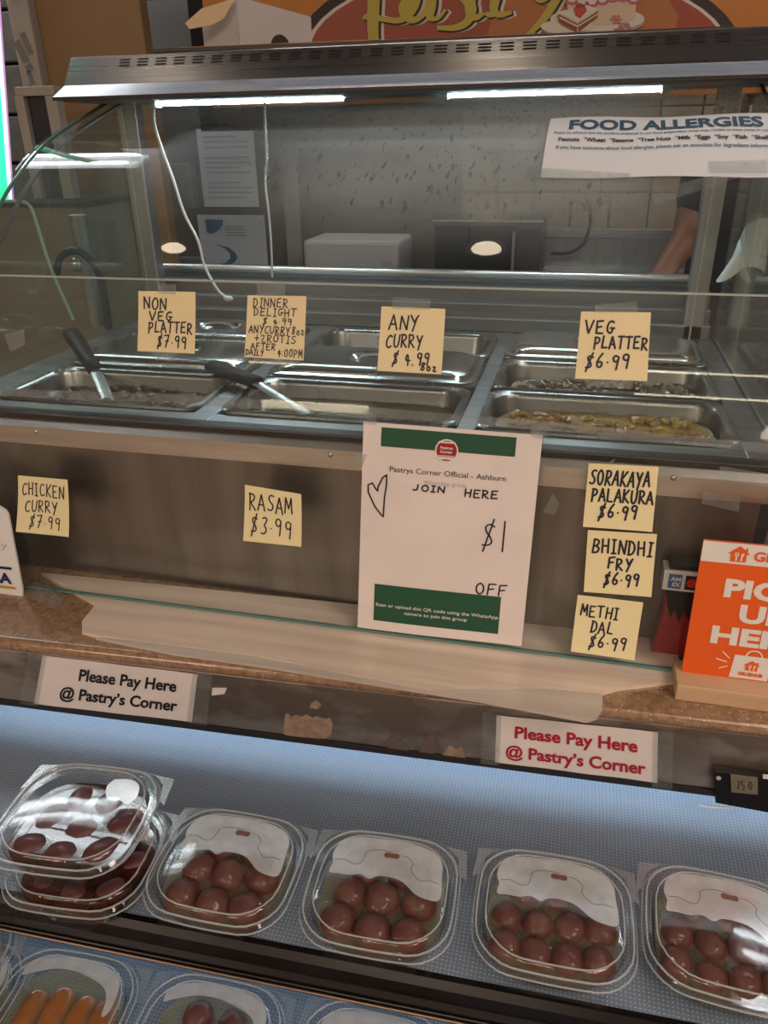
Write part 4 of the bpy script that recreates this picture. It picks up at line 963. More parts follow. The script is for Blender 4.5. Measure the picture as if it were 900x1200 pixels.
for q in ([(424, 480), (441, 480), (441, 498), (424, 497)], [(622, 493), (642, 496), (640, 516), (622, 512)], [(430, 533), (416, 530), (414, 540), (424, 548)]): tape_on(q, po, .0032)

# ------------------------------------------------------------------ allergy notice on the curved glass
AX0, AX1 = -0.066, 0.236
s_top = ray_glass((720, 141))[1] if ray_glass((720, 141)) else .18
s_top = ray_glass((760, 139))[1]; s_bot = ray_glass((760, 210))[1]
AH = s_bot - s_top; AW = AX1 - AX0
al = thing('allergy_notice', 'white food allergies notice taped to the curved glass', 'notice', glass_pt((AX0 + AX1) / 2, s_bot, .003))
af = lambda o: (lambda u, v: glass_pt(AX0 + (AX1 - AX0) * u, s_top + AH * v, .003 + o + .0015 * math.sin(u * 9 + v * 3)))
MB().grid(lambda u, v: af(0)(u, v), 20, 10).build('paper', M['paper_cool'], al, smooth=True)
t_ = MB(); printed(t_, 'FOOD ALLERGIES', .095, .945, -.285, .20, up(af(.0008)), .035); t_.build('heading', M['teal_ink'], al)
t_ = MB(); printed(t_, 'Please be advised that the product prepared in our food preparation areas may contain or have come in contact', .03, .995, -.375, .048, up(af(.0008)), .008)
printed(t_, 'If you have concerns about food allergies, please ask an associate for ingredient information', .05, .995, -.625, .055, up(af(.0008)), .008); t_.build('small_print', M['teal_ink'], al)
t_ = MB(); printed(t_, 'Peanuts  *Wheat  *Sesame  *Tree Nuts  *Milk  *Eggs  *Soy  *Fish  *Shellfish', .055, .995, -.505, .065, up(af(.0008)), .03); t_.build('allergen_list', M['ink'], al)
def gtape(pts, off=.006):
    q = []
    for p in pts:
        r = ray_glass(p)
        if r is None: r = (0, s_bot)
        q.append(glass_pt(r[0], r[1], off))
    return q
for q in ([(618, 200), (738, 208), (738, 215), (617, 213)], [(760, 229), (830, 211), (868, 212), (768, 244)], [(829, 194), (899, 192), (899, 208), (830, 207)]):
    n = 6; L_ = []
    top = [(q[0][0] + (q[1][0] - q[0][0]) * k / n, q[0][1] + (q[1][1] - q[0][1]) * k / n) for k in range(n + 1)]
    bot = [(q[3][0] + (q[2][0] - q[3][0]) * k / n, q[3][1] + (q[2][1] - q[3][1]) * k / n) for k in range(n + 1)]
    MB().add(gtape(top) + gtape(bot), [(k, k + 1, n + 2 + k, n + 1 + k) for k in range(n)]).build('tape', M['tape'], al)

# ------------------------------------------------------------------ pay-here signs on the fascia
for (c, ink, cc, lab, l1, l2) in (
    (((50, 768), (232, 790), (225, 846), (40, 825)), 'ink', 'paper', 'white taped sign with black words Please Pay Here @ Pastry\'s Corner', (.26, .88, .40), (.155, .90, .80)),
    (((582, 838), (771, 858), (770, 921), (580, 895)), 'red_ink', 'paper', 'white taped sign with red words Please Pay Here @ Pastry\'s Corner', (.12, .88, .40), (.065, .93, .80))):
    w, h, base = quad_sheet(*(on_fascia(p, .0012) for p in c))
    s_ = thing('pay_sign', lab, 'sign', base(w / 2, 0, 0), 'taped pay-here signs')
    MB().grid(lambda u, v: base(u * w, v * h, .0003 * math.sin(u * 14)), 12, 3).build('paper', M[cc], s_, smooth=True)
    t = MB()
    printed(t, 'Please Pay Here', l1[0] * w, l1[1] * w, (1 - l1[2]) * h, .235 * h, lambda x, y: base(x, y, .0009), .028)
    printed(t, '@ Pastry\u2019s Corner', l2[0] * w, l2[1] * w, (1 - l2[2]) * h, .235 * h, lambda x, y: base(x, y, .0009), .028)
    t.build('lettering', M[ink], s_)
    for (x0, x1) in ((-.09, .03), (.97, 1.09)):
        MB().add([base(x0 * w, -.02 * h, .0012), base(x1 * w, -.02 * h, .0012), base(x1 * w, 1.03 * h, .0012), base(x0 * w, 1.03 * h, .0012)], [(0, 1, 2, 3)]).build('tape', M['tape'], s_)

# ------------------------------------------------------------------ digital thermometer
th = thing('thermometer', 'small black digital thermometer stuck on the steel fascia at right', 'thermometer', on_fascia((870, 940), .01))
a, b, c, d = (on_fascia(p, .0005) for p in ((836, 895), (912, 906), (912, 945), (837, 931)))
MB().prism([a, b, c, d], (0, -.013, 0)).build('casing', M['black'], th)
a, b, c, d = (on_fascia(p, .0145) for p in ((856, 907), (888, 911), (888, 931), (857, 928)))
MB().prism([a, b, c, d], (0, -.0006, 0)).build('display', mat('lcd_grey_green', (.17, .16, .115), .25), th)
w, h, base = quad_sheet(a, b, c, d); t = MB()
hand(t, '35.0', .18 * w, .80 * w, .22 * h, .72 * h, .0008, lambda x, y: base(x, y, .0012), 0.0); t.build('digits', M['ink'], th)
q = on_fascia((842, 912), .0145); MB().ball(q, (.003, .002, .003), 8).build('button', M['grey_ink'], th, smooth=True)
a, b, c, d = (on_fascia(p, .0145) for p in ((894, 907), (912, 909), (912, 914), (894, 912))); MB().prism([a, b, c, d], (0, -.0006, 0)).build('side_label', M['white_ink'], th)
wire('sensor_wire', smooth_pts([on_fascia(p, .006) for p in ((818, 944), (835, 946), (852, 946), (868, 938), (885, 930), (893, 927))]), .0011, M['white_plastic'], 'thin white sensor wire hanging under the thermometer', 'wire')

# ------------------------------------------------------------------ card-payment tent at the left
vz = lambda p, o=.012: on_pane(p, o)
vc = thing('payment_card_stand', 'white rounded payment-logo card standing at far left of the counter', 'sign', vz((0, 699)))
m_ = MB(); m_.prism([vz(p) for p in ((-80, 560), (-30, 574), (0, 592), (8, 597), (11, 602), (28, 690), (28, 698), (24, 700), (-60, 690))], (0, -.003, .0)); m_.build('card', M['paper_cool'], vc)
t = MB(); fr = quad_sheet(vz((-80, 625), .0162), vz((20, 637), .0162), vz((30, 700), .0162), vz((-75, 690), .0162)); w, h, base = fr
def vpx(p0, p1, p2, p3): return [vz(p, .0160) for p in (p0, p1, p2, p3)]
MB().add(vpx((-60, 657), (13, 665), (14, 668), (-60, 661)), [(0, 1, 2, 3)]).build('blue_line', mat('navy_print', (.006, .018, .09), .5), vc)
MB().add(vpx((-60, 678), (18, 688), (18.6, 691), (-60, 682)), [(0, 1, 2, 3)]).build('gold_line', mat('gold_print', (.55, .32, .05), .5), vc)
def px_frame(TL, TR, BR, BL, fn):
    w, h, b = quad_sheet(*(fn(p) for p in (TL, TR, BR, BL))); return w, h, b
w, h, b = px_frame((-24, 668), (12, 672), (14, 684), (-24, 680), lambda p: vz(p, .0160)); t = MB(); printed(t, 'VISA', 0, w, 0, h, lambda x, y: b(x, y), .04); t.build('wordmark', MATS['navy_print'], vc)
w, h, b = px_frame((-14, 632), (8, 635), (9, 643), (-13, 640), lambda p: vz(p, .0160)); t = MB(); printed(t, 'Pay', 0, w, 0, h, lambda x, y: b(x, y), .0); t.build('small_words', M['grey_ink'], vc)

# ------------------------------------------------------------------ orange pick-up sign on a wooden foot
LG = math.tan(math.radians(5))
def on_g(p, off=0.0):
    r = ray(p); s = (0.800 - off + 0.576 * LG) / (r.y - r.z * LG); return r * s
gs = thing('pickup_sign', 'orange pick up here sign standing in a wooden base', 'sign', (.225, .79, ZC))
M['orange'] = mat('orange_print', (0.78, 0.115, 0.012), 0.4)
M['light_wood'] = mat('light_wood_base', (0.62, 0.44, 0.28), 0.5, noise=((0.50, 0.34, 0.20), (3, 60, 60), .35, .7))
bl = on_g((799, 797)); tl = on_g((822, 632)); PW = .150
MB().box(.150, .150 + PW + .022, .772, .822, ZC, ZC + .022, c=.0015).build('wooden_base', M['light_wood'], gs)
tlx = (tl.x + bl.x) / 2
def gpt(u, v, off=0.0):   # u 0..1 across, v 0..1 up
    z = bl.z + (tl.z - bl.z) * v; y = 0.800 + (z + 0.576) * LG - off
    return Vector((tlx + PW * u, y, z))
MB().prism([gpt(0, -.03, -.0015), gpt(1, -.03, -.0015), gpt(1, 1, -.0015), gpt(0, 1, -.0015)], (0, -.003, 0)).build('panel', M['orange'], gs)
G1 = lambda x, y: gpt(x, y, .0022); G2 = lambda x, y: gpt(x, y, .0030)
t = MB(); rect2(t, 0, 1, .865, 1.0, G1); t.build('white_header', M['white_ink'], gs)
t = MB(); printed(t, 'PICK', .20, .80, .645, .120, G1, .045); printed(t, 'UP', .335, .665, .480, .120, G1, .045); printed(t, 'HERE', .165, .83, .315, .120, G1, .045); t.build('words', M['white_ink'], gs)
def house(mb, x, y, s, sy, fn, mi=0):
    poly2(mb, [(x - s, y), (x, y + sy), (x + .55 * s, y + .5 * sy), (x + .55 * s, y + .75 * sy), (x + .75 * s, y + .75 * sy), (x + .75 * s, y + .25 * sy), (x + s, y), (x + .72 * s, y), (x + .72 * s, y - sy), (x - .72 * s, y - sy), (x - .72 * s, y)], fn, mi)
def fork(mb, x, y, s, sy, fn, mi=0):
    for dx, t0 in ((-.35, 0), (-.2, 0), (-.05, 0)): rect2(mb, x + (dx - .035) * s, x + (dx + .035) * s, y - .1 * sy, y + .4 * sy, fn, mi)
    rect2(mb, x - .40 * s, x + 0.0 * s, y - .2 * sy, y - .08 * sy, fn, mi); rect2(mb, x - .27 * s, x - .13 * s, y - .95 * sy, y - .1 * sy, fn, mi)
    poly2(mb, [(x + .2 * s, y - .95 * sy), (x + .34 * s, y - .95 * sy), (x + .36 * s, y - .2 * sy), (x + .48 * s, y), (x + .42 * s, y + .4 * sy), (x + .2 * s, y + .1 * sy)], fn, mi)
t = MB(); house(t, .255, .935, .075, .052, G2); printed(t, 'GRUBHUB', .36, .86, .900, .062, G2, .03); t.build('header_logo', M['orange'], gs)
t = MB(); fork(t, .255, .930, .075, .042, lambda x, y: gpt(x, y, .0036)); t.build('fork_and_knife', M['white_ink'], gs)
t = MB(); poly2(t, [(.345, .080), (.620, .080), (.635, .245), (.360, .245)], G1)
for k in range(8):
    a0, a1 = math.pi * k / 8, math.pi * (k + 1) / 8
    poly2(t, [(.497 + r * math.cos(a), .245 + r * .75 * math.sin(a)) for r, a in ((.050, a0), (.062, a0), (.062, a1), (.050, a1))], G1)
for (a, b) in (((.27, .255), (.325, .215)), ((.235, .200), (.310, .185)), ((.265, .135), (.32, .155))):
    ribbon(t, [a, b], .008, G1)
t.build('bag_picture', M['white_ink'], gs)
t = MB(); house(t, .492, .180, .060, .036, G2); printed(t, 'GRUBHUB', .405, .580, .105, .024, G2, .05); t.build('bag_logo', M['orange'], gs)
t = MB(); fork(t, .492, .177, .060, .030, lambda x, y: gpt(x, y, .0036)); t.build('bag_fork', M['white_ink'], gs)

# ------------------------------------------------------------------ black and red card holder behind the pane
ch = thing('card_holder', 'black and red box with credit card logo strip behind the glass', 'card holder', (.165, .862, ZC))
yb0, yb1 = .855, .880
q0 = on_y((775, 745), yb0); q1 = on_y((777, 690), yb0); q2 = on_y((777, 667), yb0)
M['red'] = mat('glossy_red_print', (0.28, 0.010, 0.018), .3)
MB().prism([(.128, yb0, ZC + .006), (.20, yb0, ZC + .006), (.20, yb0, q1.z), (q1.x + .004, yb0, q1.z), (q1.x + .006, yb0, q1.z - .03)], (0, yb1 - yb0, 0)).build('box', M['red'], ch)
MB().prism([(q1.x + .003, yb0 - .0008, q1.z), (q1.x + .008, yb0 - .0008, q1.z - .022), (q1.x + .014, yb0 - .0008, q1.z - .040), (q1.x + .017, yb0 - .0008, q1.z - .026), (q1.x + .024, yb0 - .0008, q1.z - .046), (q1.x + .028, yb0 - .0008, q1.z - .028), (q1.x + .036, yb0 - .0008, q1.z - .043), (q1.x + .040, yb0 - .0008, q1.z - .02), (.20, yb0 - .0008, q1.z - .04), (.20, yb0 - .0008, q1.z)], (0, -.0006, 0)).build('black_flames', M['black'], ch)
MB().box(q1.x - .002, .20, yb0 - .002, yb1, q1.z, q2.z, c=.001).build('logo_strip', M['white_ink'], ch)
MB().box(q1.x + .004, .20, yb0 + .002, yb1, q2.z, q2.z + .007).build('top_slot', M['black'], ch)
zc_, zh = (q1.z + q2.z) / 2, (q2.z - q1.z)
fr = lambda x, z: Vector((x, yb0 - .0030, z)); fr2 = lambda x, z: Vector((x, yb0 - .0034, z))
t = MB(); rect2(t, q1.x + .004, q1.x + .019, zc_ - zh * .36, zc_ + zh * .36, fr); t.build('blue_logo', mat('logo_blue', (.02, .12, .42), .4), ch)
t = MB(); printed(t, 'AM', q1.x + .006, q1.x + .018, zc_ + .001, .0055, fr2, .04); printed(t, 'EX', q1.x + .009, q1.x + .018, zc_ - .0065, .0055, fr2, .04); t.build('logo_letters', M['white_ink'], ch)
t = MB(); rect2(t, q1.x + .023, q1.x + .050, zc_ - zh * .36, zc_ + zh * .36, fr); t.build('black_logo', M['black'], ch)
t = MB(); disc2(t, q1.x + .031, zc_, .0062, .0062, fr2); disc2(t, q1.x + .040, zc_, .0062, .0062, lambda x, z: Vector((x, yb0 - .0037, z)), mi=1); t.build('logo_discs', [mat('logo_red', (.6, .02, .02), .4), mat('logo_orange', (.75, .25, .02), .4)], ch)

# ================================================================== ON TOP OF THE HOOD
zt = 0.1345
pt = thing('baking_tray', 'dark flat baking tray lying on top of the hood', 'tray', (-.28, 1.50, zt))
mat('dark_tray_metal', (.05, .045, .045), .35, .6)
def tray_box(x0, x1, y0, y1, z0, z1): return MB().box(x0, x1, y0, y1, z0, z1, c=.0008).rot(R_TRAY, (-.765, 1.425))
R_TRAY = math.radians(3.2)
tray_box(-.765, .19, 1.425, 1.56, zt, zt + .003).build('sheet', MATS['dark_tray_metal'], pt)
for (x0, x1, y0, y1) in ((-.765, .19, 1.425, 1.428), (-.765, .19, 1.557, 1.56), (-.765, -.762, 1.428, 1.557), (.187, .19, 1.428, 1.557)):
    tray_box(x0, x1, y0, y1, zt + .003, zt + .009).build('rim', MATS['dark_tray_metal'], pt)
tag(tray_box(-.72, -.36, 1.430, 1.555, zt + .0092, zt + .0108).build('cardboard_sheet', mat('tan_cardboard', (.42, .26, .14), .8)), 'thin tan cardboard sheet lying on the dark tray', 'cardboard')
bz = zt + .0110
M['card_white'] = mat('white_box_card', (.52, .50, .52), .7); M['card_in'] = mat('cream_box_inside', (.72, .58, .38), .7)
bx = thing('cake_box', 'open white cardboard cake box standing on the hood', 'box', (-.58, 1.52, bz))
b0, b1, b2 = on_y((228, 48), 1.46), on_y((282, 48), 1.46), on_y((363, 49), 1.52)
A_, B_, C_ = Vector((b0.x, 1.50, bz)), Vector((b1.x - .0, 1.455, bz)), Vector((b2.x, 1.53, bz))
D_ = A_ + (C_ - B_); HT = Vector((0, 0, .060))
def wallb(name, p, q, h0, h1, m='card_white'): 
    n = (q - p).cross(Vector((0, 0, 1))).normalized() * .0015
    MB().prism([p, q, q + Vector((0, 0, h1)), p + Vector((0, 0, h0))], n).build(name, M[m], bx)
wallb('side', A_, B_, .054, .072); wallb('side', B_, C_, .072, .046); wallb('side', C_, D_, .046, .046); wallb('side', D_, A_, .046, .054)
MB().prism([A_, B_, C_, D_], (0, 0, .0015)).build('bottom', M['card_in'], bx)
fl = [on_y(p, 1.44) for p in ((236, 10), (275, -2), (262, 22), (249, 29), (222, 34), (217, 27))]
MB().prism(fl, (0, .0015, 0)).build('flap', M['card_in'], bx)
nt = MB(); cn = B_.lerp(C_, .55) + (C_ - B_).normalized().cross(Vector((0, 0, 1))) * .0021; dx = (C_ - B_).normalized()
nt.add([cn + dx * .017 * math.cos(a) + Vector((0, 0, .018 * math.sin(a))) for a in [k * math.pi / 12 for k in range(13)]], [tuple(range(13))]); nt.build('thumb_notch', mat('dark_notch', (.05, .03, .02), .9), bx)

# ================================================================== KITCHEN BEHIND
kc = thing('kitchen_counter', 'long steel work counter with raised bright edges against the back wall', 'counter', (-.4, 2.6, -H))
MB().box(-1.7, 1.2, 2.42, 2.775, -.475, -.455, c=.003).build('worktop', M['steel_top'], kc)
MB().box(-1.7, 1.2, 2.46, 2.775, -H, -.475).build('cabinet_body', M['post'], kc)
MB().box(-.13, .75, 2.70, 2.775, -.430, -.404, c=.004).build('bright_edge', M['steel'], kc)
MB().box(-.13, .75, 2.74, 2.775, -.312, -.280, c=.004).build('bright_edge', M['steel'], kc)
MB().box(-.13, .75, 2.755, 2.775, -.404, -.312).build('splash_panel', M['post'], kc)
tag(MB().box(-1.05, -1.0, 2.76, 2.795, -.45, -.06, c=.003).build('wall_trim_strip', M['post_grey']), 'light vertical strip on the back wall beside the papers', 'trim')
pa = thing('wall_paper_sheet', 'white typed sheet pinned on the dark wall above the certificate', 'paper', (-1.26, 2.78, -.222))
MB().box(-1.368, -1.154, 2.784, 2.786, -.222, .033).build('sheet', M['paper_cool'], pa)
t = MB()
for k in range(13):
    z = .010 - k * .0165
    if k in (3, 8): continue
    rect2(t, -1.345, -1.345 + (.17 if k % 3 else .13), z - .0045, z, lambda x, y: Vector((x, 2.783, y)))
t.build('typed_lines', M['grey_ink'], pa, kind='stuff')
pb = thing('certificate', 'landscape white certificate with blue swoosh under the typed sheet', 'certificate', (-1.27, 2.78, -.445))
MB().box(-1.402, -1.137, 2.784, 2.786, -.445, -.250).build('sheet', M['paper_cool'], pb)
f3 = lambda x, y: Vector((x, 2.783, y)); bl_ = mat('washed_blue_print', (.09, .20, .34), .5)
t = MB(); poly2(t, [(-1.372, -.265), (-1.300, -.267), (-1.302, -.285), (-1.325, -.305), (-1.350, -.315), (-1.368, -.312)], f3); t.build('blue_corner', bl_, pb)
t = MB(); poly2(t, [(-1.345, -.352), (-1.29, -.362), (-1.262, -.382), (-1.256, -.400), (-1.272, -.418), (-1.30, -.428), (-1.345, -.428), (-1.305, -.418), (-1.285, -.402), (-1.285, -.385), (-1.305, -.366)], f3); t.build('blue_swoosh', bl_, pb)
t = MB()
for k in range(4): rect2(t, -1.295, -1.22 + .01 * (k % 2), -.292 - k * .010, -.288 - k * .010, f3)
t.build('typed_lines', M['grey_ink'], pb, kind='stuff')
pr = thing('printer', 'white boxy printer on the back counter', 'printer', (-.735, 2.58, -.455))
MB().box(-.895, -.575, 2.50, 2.72, -.455, -.300, c=.012).build('body', mat('printer_white', (.55, .56, .58), .5), pr)
MB().box(-.84, -.65, 2.496, 2.502, -.395, -.388).build('paper_slot', M['dark_metal'], pr)
MB().box(-.84, -.76, 2.496, 2.502, -.420, -.414).build('tray_gap', M['dark_metal'], pr)
MB().box(-.63, -.60, 2.496, 2.502, -.375, -.362).build('panel', M['grey_ink'], pr)
mw = thing('microwave', 'dark microwave oven standing on a red tray', 'microwave', (-.29, 2.6, -.445))
MB().box(-.453, -.128, 2.46, 2.74, -.443, -.235, c=.006).build('body', mat('dark_appliance', (.045, .045, .05), .4), mw)
MB().box(-.445, -.205, 2.450, 2.460, -.432, -.246, c=.003).build('door', mat('dark_door_glass', (.015, .015, .018), .1), mw)
MB().box(-.212, -.204, 2.435, 2.450, -.42, -.26, c=.002).build('handle', M['steel'], mw)
MB().box(-.195, -.135, 2.452, 2.460, -.275, -.255).build('display', M['black'], mw)
MB().box(-.455, -.126, 2.455, 2.462, -.236, -.230).build('top_trim', M['steel'], mw)
tag(MB().loft([rrect(-.29, 2.6, .40, .34, .02, -.4545), rrect(-.29, 2.6, .43, .37, .03, -.435), rrect(-.29, 2.6, .42, .36, .03, -.435), rrect(-.29, 2.6, .39, .33, .02, -.4515)], True, True).build('red_tray', mat('red_plastic', (.28, .03, .03), .4)), 'red plastic tray under the dark microwave', 'tray')
t0, t1 = on_z((383, 326), -.2615), on_z((438, 333), -.2615)
tag(MB().box(t0.x, t1.x, 1.64, 1.71, -.2618, -.2605).build('teal_sheet', mat('teal_paper', (.10, .34, .33), .6)), 'small teal sheet lying on the rear shelf', 'paper')
wire('power_cord', smooth_pts([on_y(p, 2.66) for p in ((686, 232), (692, 246), (691, 265), (684, 285), (668, 296), (645, 297))]), .005, M['black_rubber'], 'dark power cord curving down beside the microwave', 'cord')
# plastic bag on a rod at the right
rod = thing('bag_stand', 'steel rod stand with a white plastic bag roll behind the right glass end', 'stand', (.335, 1.40, -.60))
ra = on_y((878, 300), 1.40)
MB().tube([(ra.x, 1.40, -.60), (ra.x, 1.40, -.12)], .011, 12).build('rod', M['post'], rod, smooth=True)
MB().box(ra.x - .06, ra.x + .06, 1.34, 1.46, -.61, -.598, c=.003).build('foot', M['steel'], rod)
def bagf(u, v):
    a = u * 2 * math.pi; rr = .014 + .018 * v + .006 * math.sin(3 * a + 4 * v) * v
    return Vector((ra.x + .005 - .012 * v + rr * math.cos(a), 1.40 + rr * .8 * math.sin(a), -.125 - .085 * v - .014 * v * math.sin(2 * a + 1)))
o = MB().grid(bagf, 28, 14).build('hanging_bag', mat('milky_bag_film', (.62, .68, .66), .45), smooth=True)
tag(o, 'crumpled milky white plastic bag draped over the rod at right', 'bag')

# person behind the counter (skin figure)
def skin(name, verts, edges, m, parent=None, sub=2, at=(0, 0, 0), root=0):
    me = bpy.data.meshes.new(name); o0 = ORIG[parent.name] if parent else Vector(at)
    me.from_pydata([tuple(Vector(v[0]) - o0) for v in verts], edges, []); me.materials.append(m)
    o = bpy.data.objects.new(name, me); COL.objects.link(o); ORIG[name] = o0
    sk = o.modifiers.new('skin', 'SKIN'); sk.use_smooth_shade = True
    for i, v in enumerate(verts):
        r = v[1]; r = r if isinstance(r, tuple) else (r, r); me.skin_vertices[0].data[i].radius = r
    me.skin_vertices[0].data[root].use_root = True
    s = o.modifiers.new('sub', 'SUBSURF'); s.levels = sub; s.render_levels = sub
    if parent: o.parent = parent
    else: o.location = (o0.x, o0.y, o0.z + H)
    return o
M['skin'] = mat('brown_skin', (.20, .085, .048), .5, sss=.1); M['shirt'] = mat('black_shirt', (.010, .010, .013), .8); M['trouser'] = mat('dark_trousers', (.02, .02, .025), .85); M['hair'] = mat('black_hair', (.01, .008, .007), .5)
px_, py_ = .405, 2.16
man = thing('person', 'person in a black short-sleeved shirt reaching down behind the case', 'person', (px_, py_, -H))
e_, wr = Vector((.243, 2.10, -.235)), Vector((.178, 1.965, -.300))
V = [((px_, py_, -.70), (.12, .075)), ((px_, py_, -.48), (.10, .06)), ((px_, py_ - .01, -.25), (.105, .065)), ((px_, py_ - .02, -.13), (.07, .055)), ((px_, py_ - .04, -.07), .055), ((px_ - .0, py_ - .06, .03), (.075, .085)), ((px_, py_ - .06, .11), (.07, .085)),
     ((px_ - .15, py_ - .02, -.13), .052), (tuple(e_), .040), (tuple(wr), .027),
     ((px_ + .16, py_ - .02, -.13), .052), ((px_ + .21, py_ - .02, -.40), .040), ((px_ + .19, py_ - .10, -.62), .027), ((px_ + .185, py_ - .13, -.70), .03),
     ((px_ - .09, py_, -.80), .085), ((px_ - .10, py_ - .02, -1.15), .06), ((px_ - .10, py_, -1.53), .038), ((px_ - .10, py_ - .12, -1.57), .032),
     ((px_ + .09, py_, -.80), .085), ((px_ + .10, py_ - .02, -1.15), .06), ((px_ + .10, py_, -1.53), .038), ((px_ + .10, py_ - .12, -1.57), .032)]
E_ = [(0, 1), (1, 2), (2, 3), (3, 4), (4, 5), (5, 6), (3, 7), (7, 8), (8, 9), (3, 10), (10, 11), (11, 12), (12, 13), (0, 14), (14, 15), (15, 16), (16, 17), (0, 18), (18, 19), (19, 20), (20, 21)]
# hand: palm and five fingers
hd = (wr - e_).normalized(); hd = (hd + Vector((-.05, -.1, -.35))).normalized(); sd = Vector((1, -.25, 0)).normalized()
pm = wr + hd * .055; V.append((tuple(pm), (.030, .016))); E_.append((9, 22))
for k, (o_, ln) in enumerate(((-.027, .062), (-.009, .072), (.010, .068), (.027, .052))):
    k0 = wr + hd * .085 + sd * o_; k1 = k0 + hd * ln * .5 + Vector((0, 0, -.006)); k2 = k1 + hd * ln * .4 + Vector((0, .006, -.016))
    n = len(V); V += [(tuple(k0), .0095), (tuple(k1), .0085), (tuple(k2), .007)]; E_ += [(22, n), (n, n + 1), (n + 1, n + 2)]
n = len(V); t0 = wr + hd * .03 + sd * .03; V += [(tuple(t0), .011), (tuple(t0 + hd * .03 + sd * .022), .009), (tuple(t0 + hd * .055 + sd * .026), .0075)]; E_ += [(9, n), (n, n + 1), (n + 1, n + 2)]
skin('body', V, E_, M['skin'], man)
sl = Vector((px_ - .15, py_ - .02, -.13)); se = sl.lerp(e_, .72)
skin('shirt', [((px_, py_, -.78), (.175, .125)), ((px_, py_, -.62), (.165, .12)), ((px_, py_ - .01, -.25), (.17, .12)), ((px_, py_ - .02, -.13), (.115, .092)), ((px_, py_ - .035, -.09), .066), (tuple(sl), .066), (tuple(se), .058), ((px_ + .16, py_ - .02, -.13), .066), ((px_ + .195, py_ - .02, -.30), .056)],
     [(0, 1), (1, 2), (2, 3), (3, 4), (3, 5), (5, 6), (3, 7), (7, 8)], M['shirt'], man)
skin('trousers', [((px_, py_, -.72), (.165, .12)), ((px_ - .09, py_, -.80), .098), ((px_ - .10, py_ - .02, -1.15), .072), ((px_ - .10, py_, -1.52), .055), ((px_ + .09, py_, -.80), .098), ((px_ + .10, py_ - .02, -1.15), .072), ((px_ + .10, py_, -1.52), .055)],
     [(0, 1), (1, 2), (2, 3), (0, 4), (4, 5), (5, 6)], M['trouser'], man)
hc = Vector((px_, py_ - .045, .085))
MB().ball(hc + Vector((0, .015, .02)), (.083, .095, .085), 18).build('hair', M['hair'], man, smooth=True)
MB().ball(hc + Vector((0, -.105, -.045)), (.012, .016, .02), 8).build('nose', M['skin'], man, smooth=True)
for s_ in (-1, 1):
    MB().ball(hc + Vector((s_ * .03, -.086, -.02)), (.012, .008, .007), 8).build('eye', M['white_ink'], man, smooth=True)
    MB().ball(hc + Vector((s_ * .082, -.01, -.035)), (.01, .018, .028), 8).build('ear', M['skin'], man, smooth=True)
MB().ball(hc + Vector((0, -.088, -.078)), (.024, .008, .006), 8).build('mouth', mat('lips', (.16, .04, .03), .4), man, smooth=True)

# ================================================================== SWEETS CONTAINERS
CW, CD = .158, .144
def make_container():
    t = thing('deli_container', '', 'container', (0, 0, 0), 'clear plastic tubs of syrupy sweets')
    def R(w, d, z, r=.034, bow=.035): return rrect(0, 0, w - .01, d - .01, r, z, 5, bow=bow)
    MB().loft([R(.118, .104, 0), R(.124, .110, .0015), R(.126, .112, .006), R(.142, .128, .036), R(.142, .128, .0385), R(.157, .143, .0385), R(.158, .144, .0405)], True, False).build('tub', M['clear_plastic'], t, smooth=True, local=True)
    lid = MB().loft([R(.160, .146, .0385), R(.160, .146, .0435), R(.156, .142, .0465), R(.151, .137, .0465), R(.148, .134, .0435), R(.144, .130, .0435), R(.141, .127, .0485), R(.136, .122, .0505), R(.126, .112, .0510), R(.08, .07, .0522, .02, .03), R(.03, .03, .0526, .01, .001)], False, True).build('lid', M['clear_plastic'], t, smooth=True, local=True)
    for z, w, d, r in ((.0467, .154, .140, .0007), (.0508, .137, .123, .0006), (.0400, .1605, .1465, .0006)):
        ring = R(w, d, z); MB().tube(ring + ring[:2], r * 1.5, 5, caps=False).build('rim_bead', M['bead'], lid, smooth=True, local=True)
    for s in (-1, 1):
        MB().prism([Vector((s * .045, .073, .0395)), Vector((s * .083, .068, .0395)), Vector((s * .0865, .030, .0395)), Vector((s * .079, .035, .0395)), Vector((s * .074, .058, .0395)), Vector((s * .060, .070, .0395))], (0, 0, .0008)).build('corner_tab', M['frosted_plastic'], t, local=True)
    MB().prism([(-.045, -.072, .0385), (.050, -.072, .0385), (.046, -.083, .0375), (-.040, -.083, .0375)], (0, 0, .0008)).build('front_tab', M['clear_plastic'], t, local=True)
    d = MB(); rnd = random.Random(4)
    for i in range(34):
        x, y = rnd.uniform(-.058, .058), rnd.uniform(-.052, .052); r = rnd.uniform(.0006, .0019)
        d.ball((x, y, .0500), (r * 1.1, r, r * .5), 6)
    d.build('droplets', M['droplet'], t, smooth=True, local=True, kind='stuff')
    return t
def lid_patch(t, pts, z=.0515):  # milky white patch with smooth outline on the rear of the lid
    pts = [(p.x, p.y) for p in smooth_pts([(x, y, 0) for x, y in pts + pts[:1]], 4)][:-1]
    MB().add([(x, y, z) for x, y in pts], [tuple(range(len(pts)))]).build('milky_patch', M['film'], t, local=True)
PATCH_OUTLINE = [(-.057, .018), (-.060, .030), (-.055, .046), (-.040, .055), (-.010, .058), (.020, .058), (.045, .052), (.058, .040), (.061, .020), (.062, -.006), (.048, -.008), (.036, -.004), (.026, .004), (.018, .009), (.006, .011), (-.006, .010), (-.014, .005), (-.024, .009), (-.036, .006), (-.048, .006), (-.058, .006)]
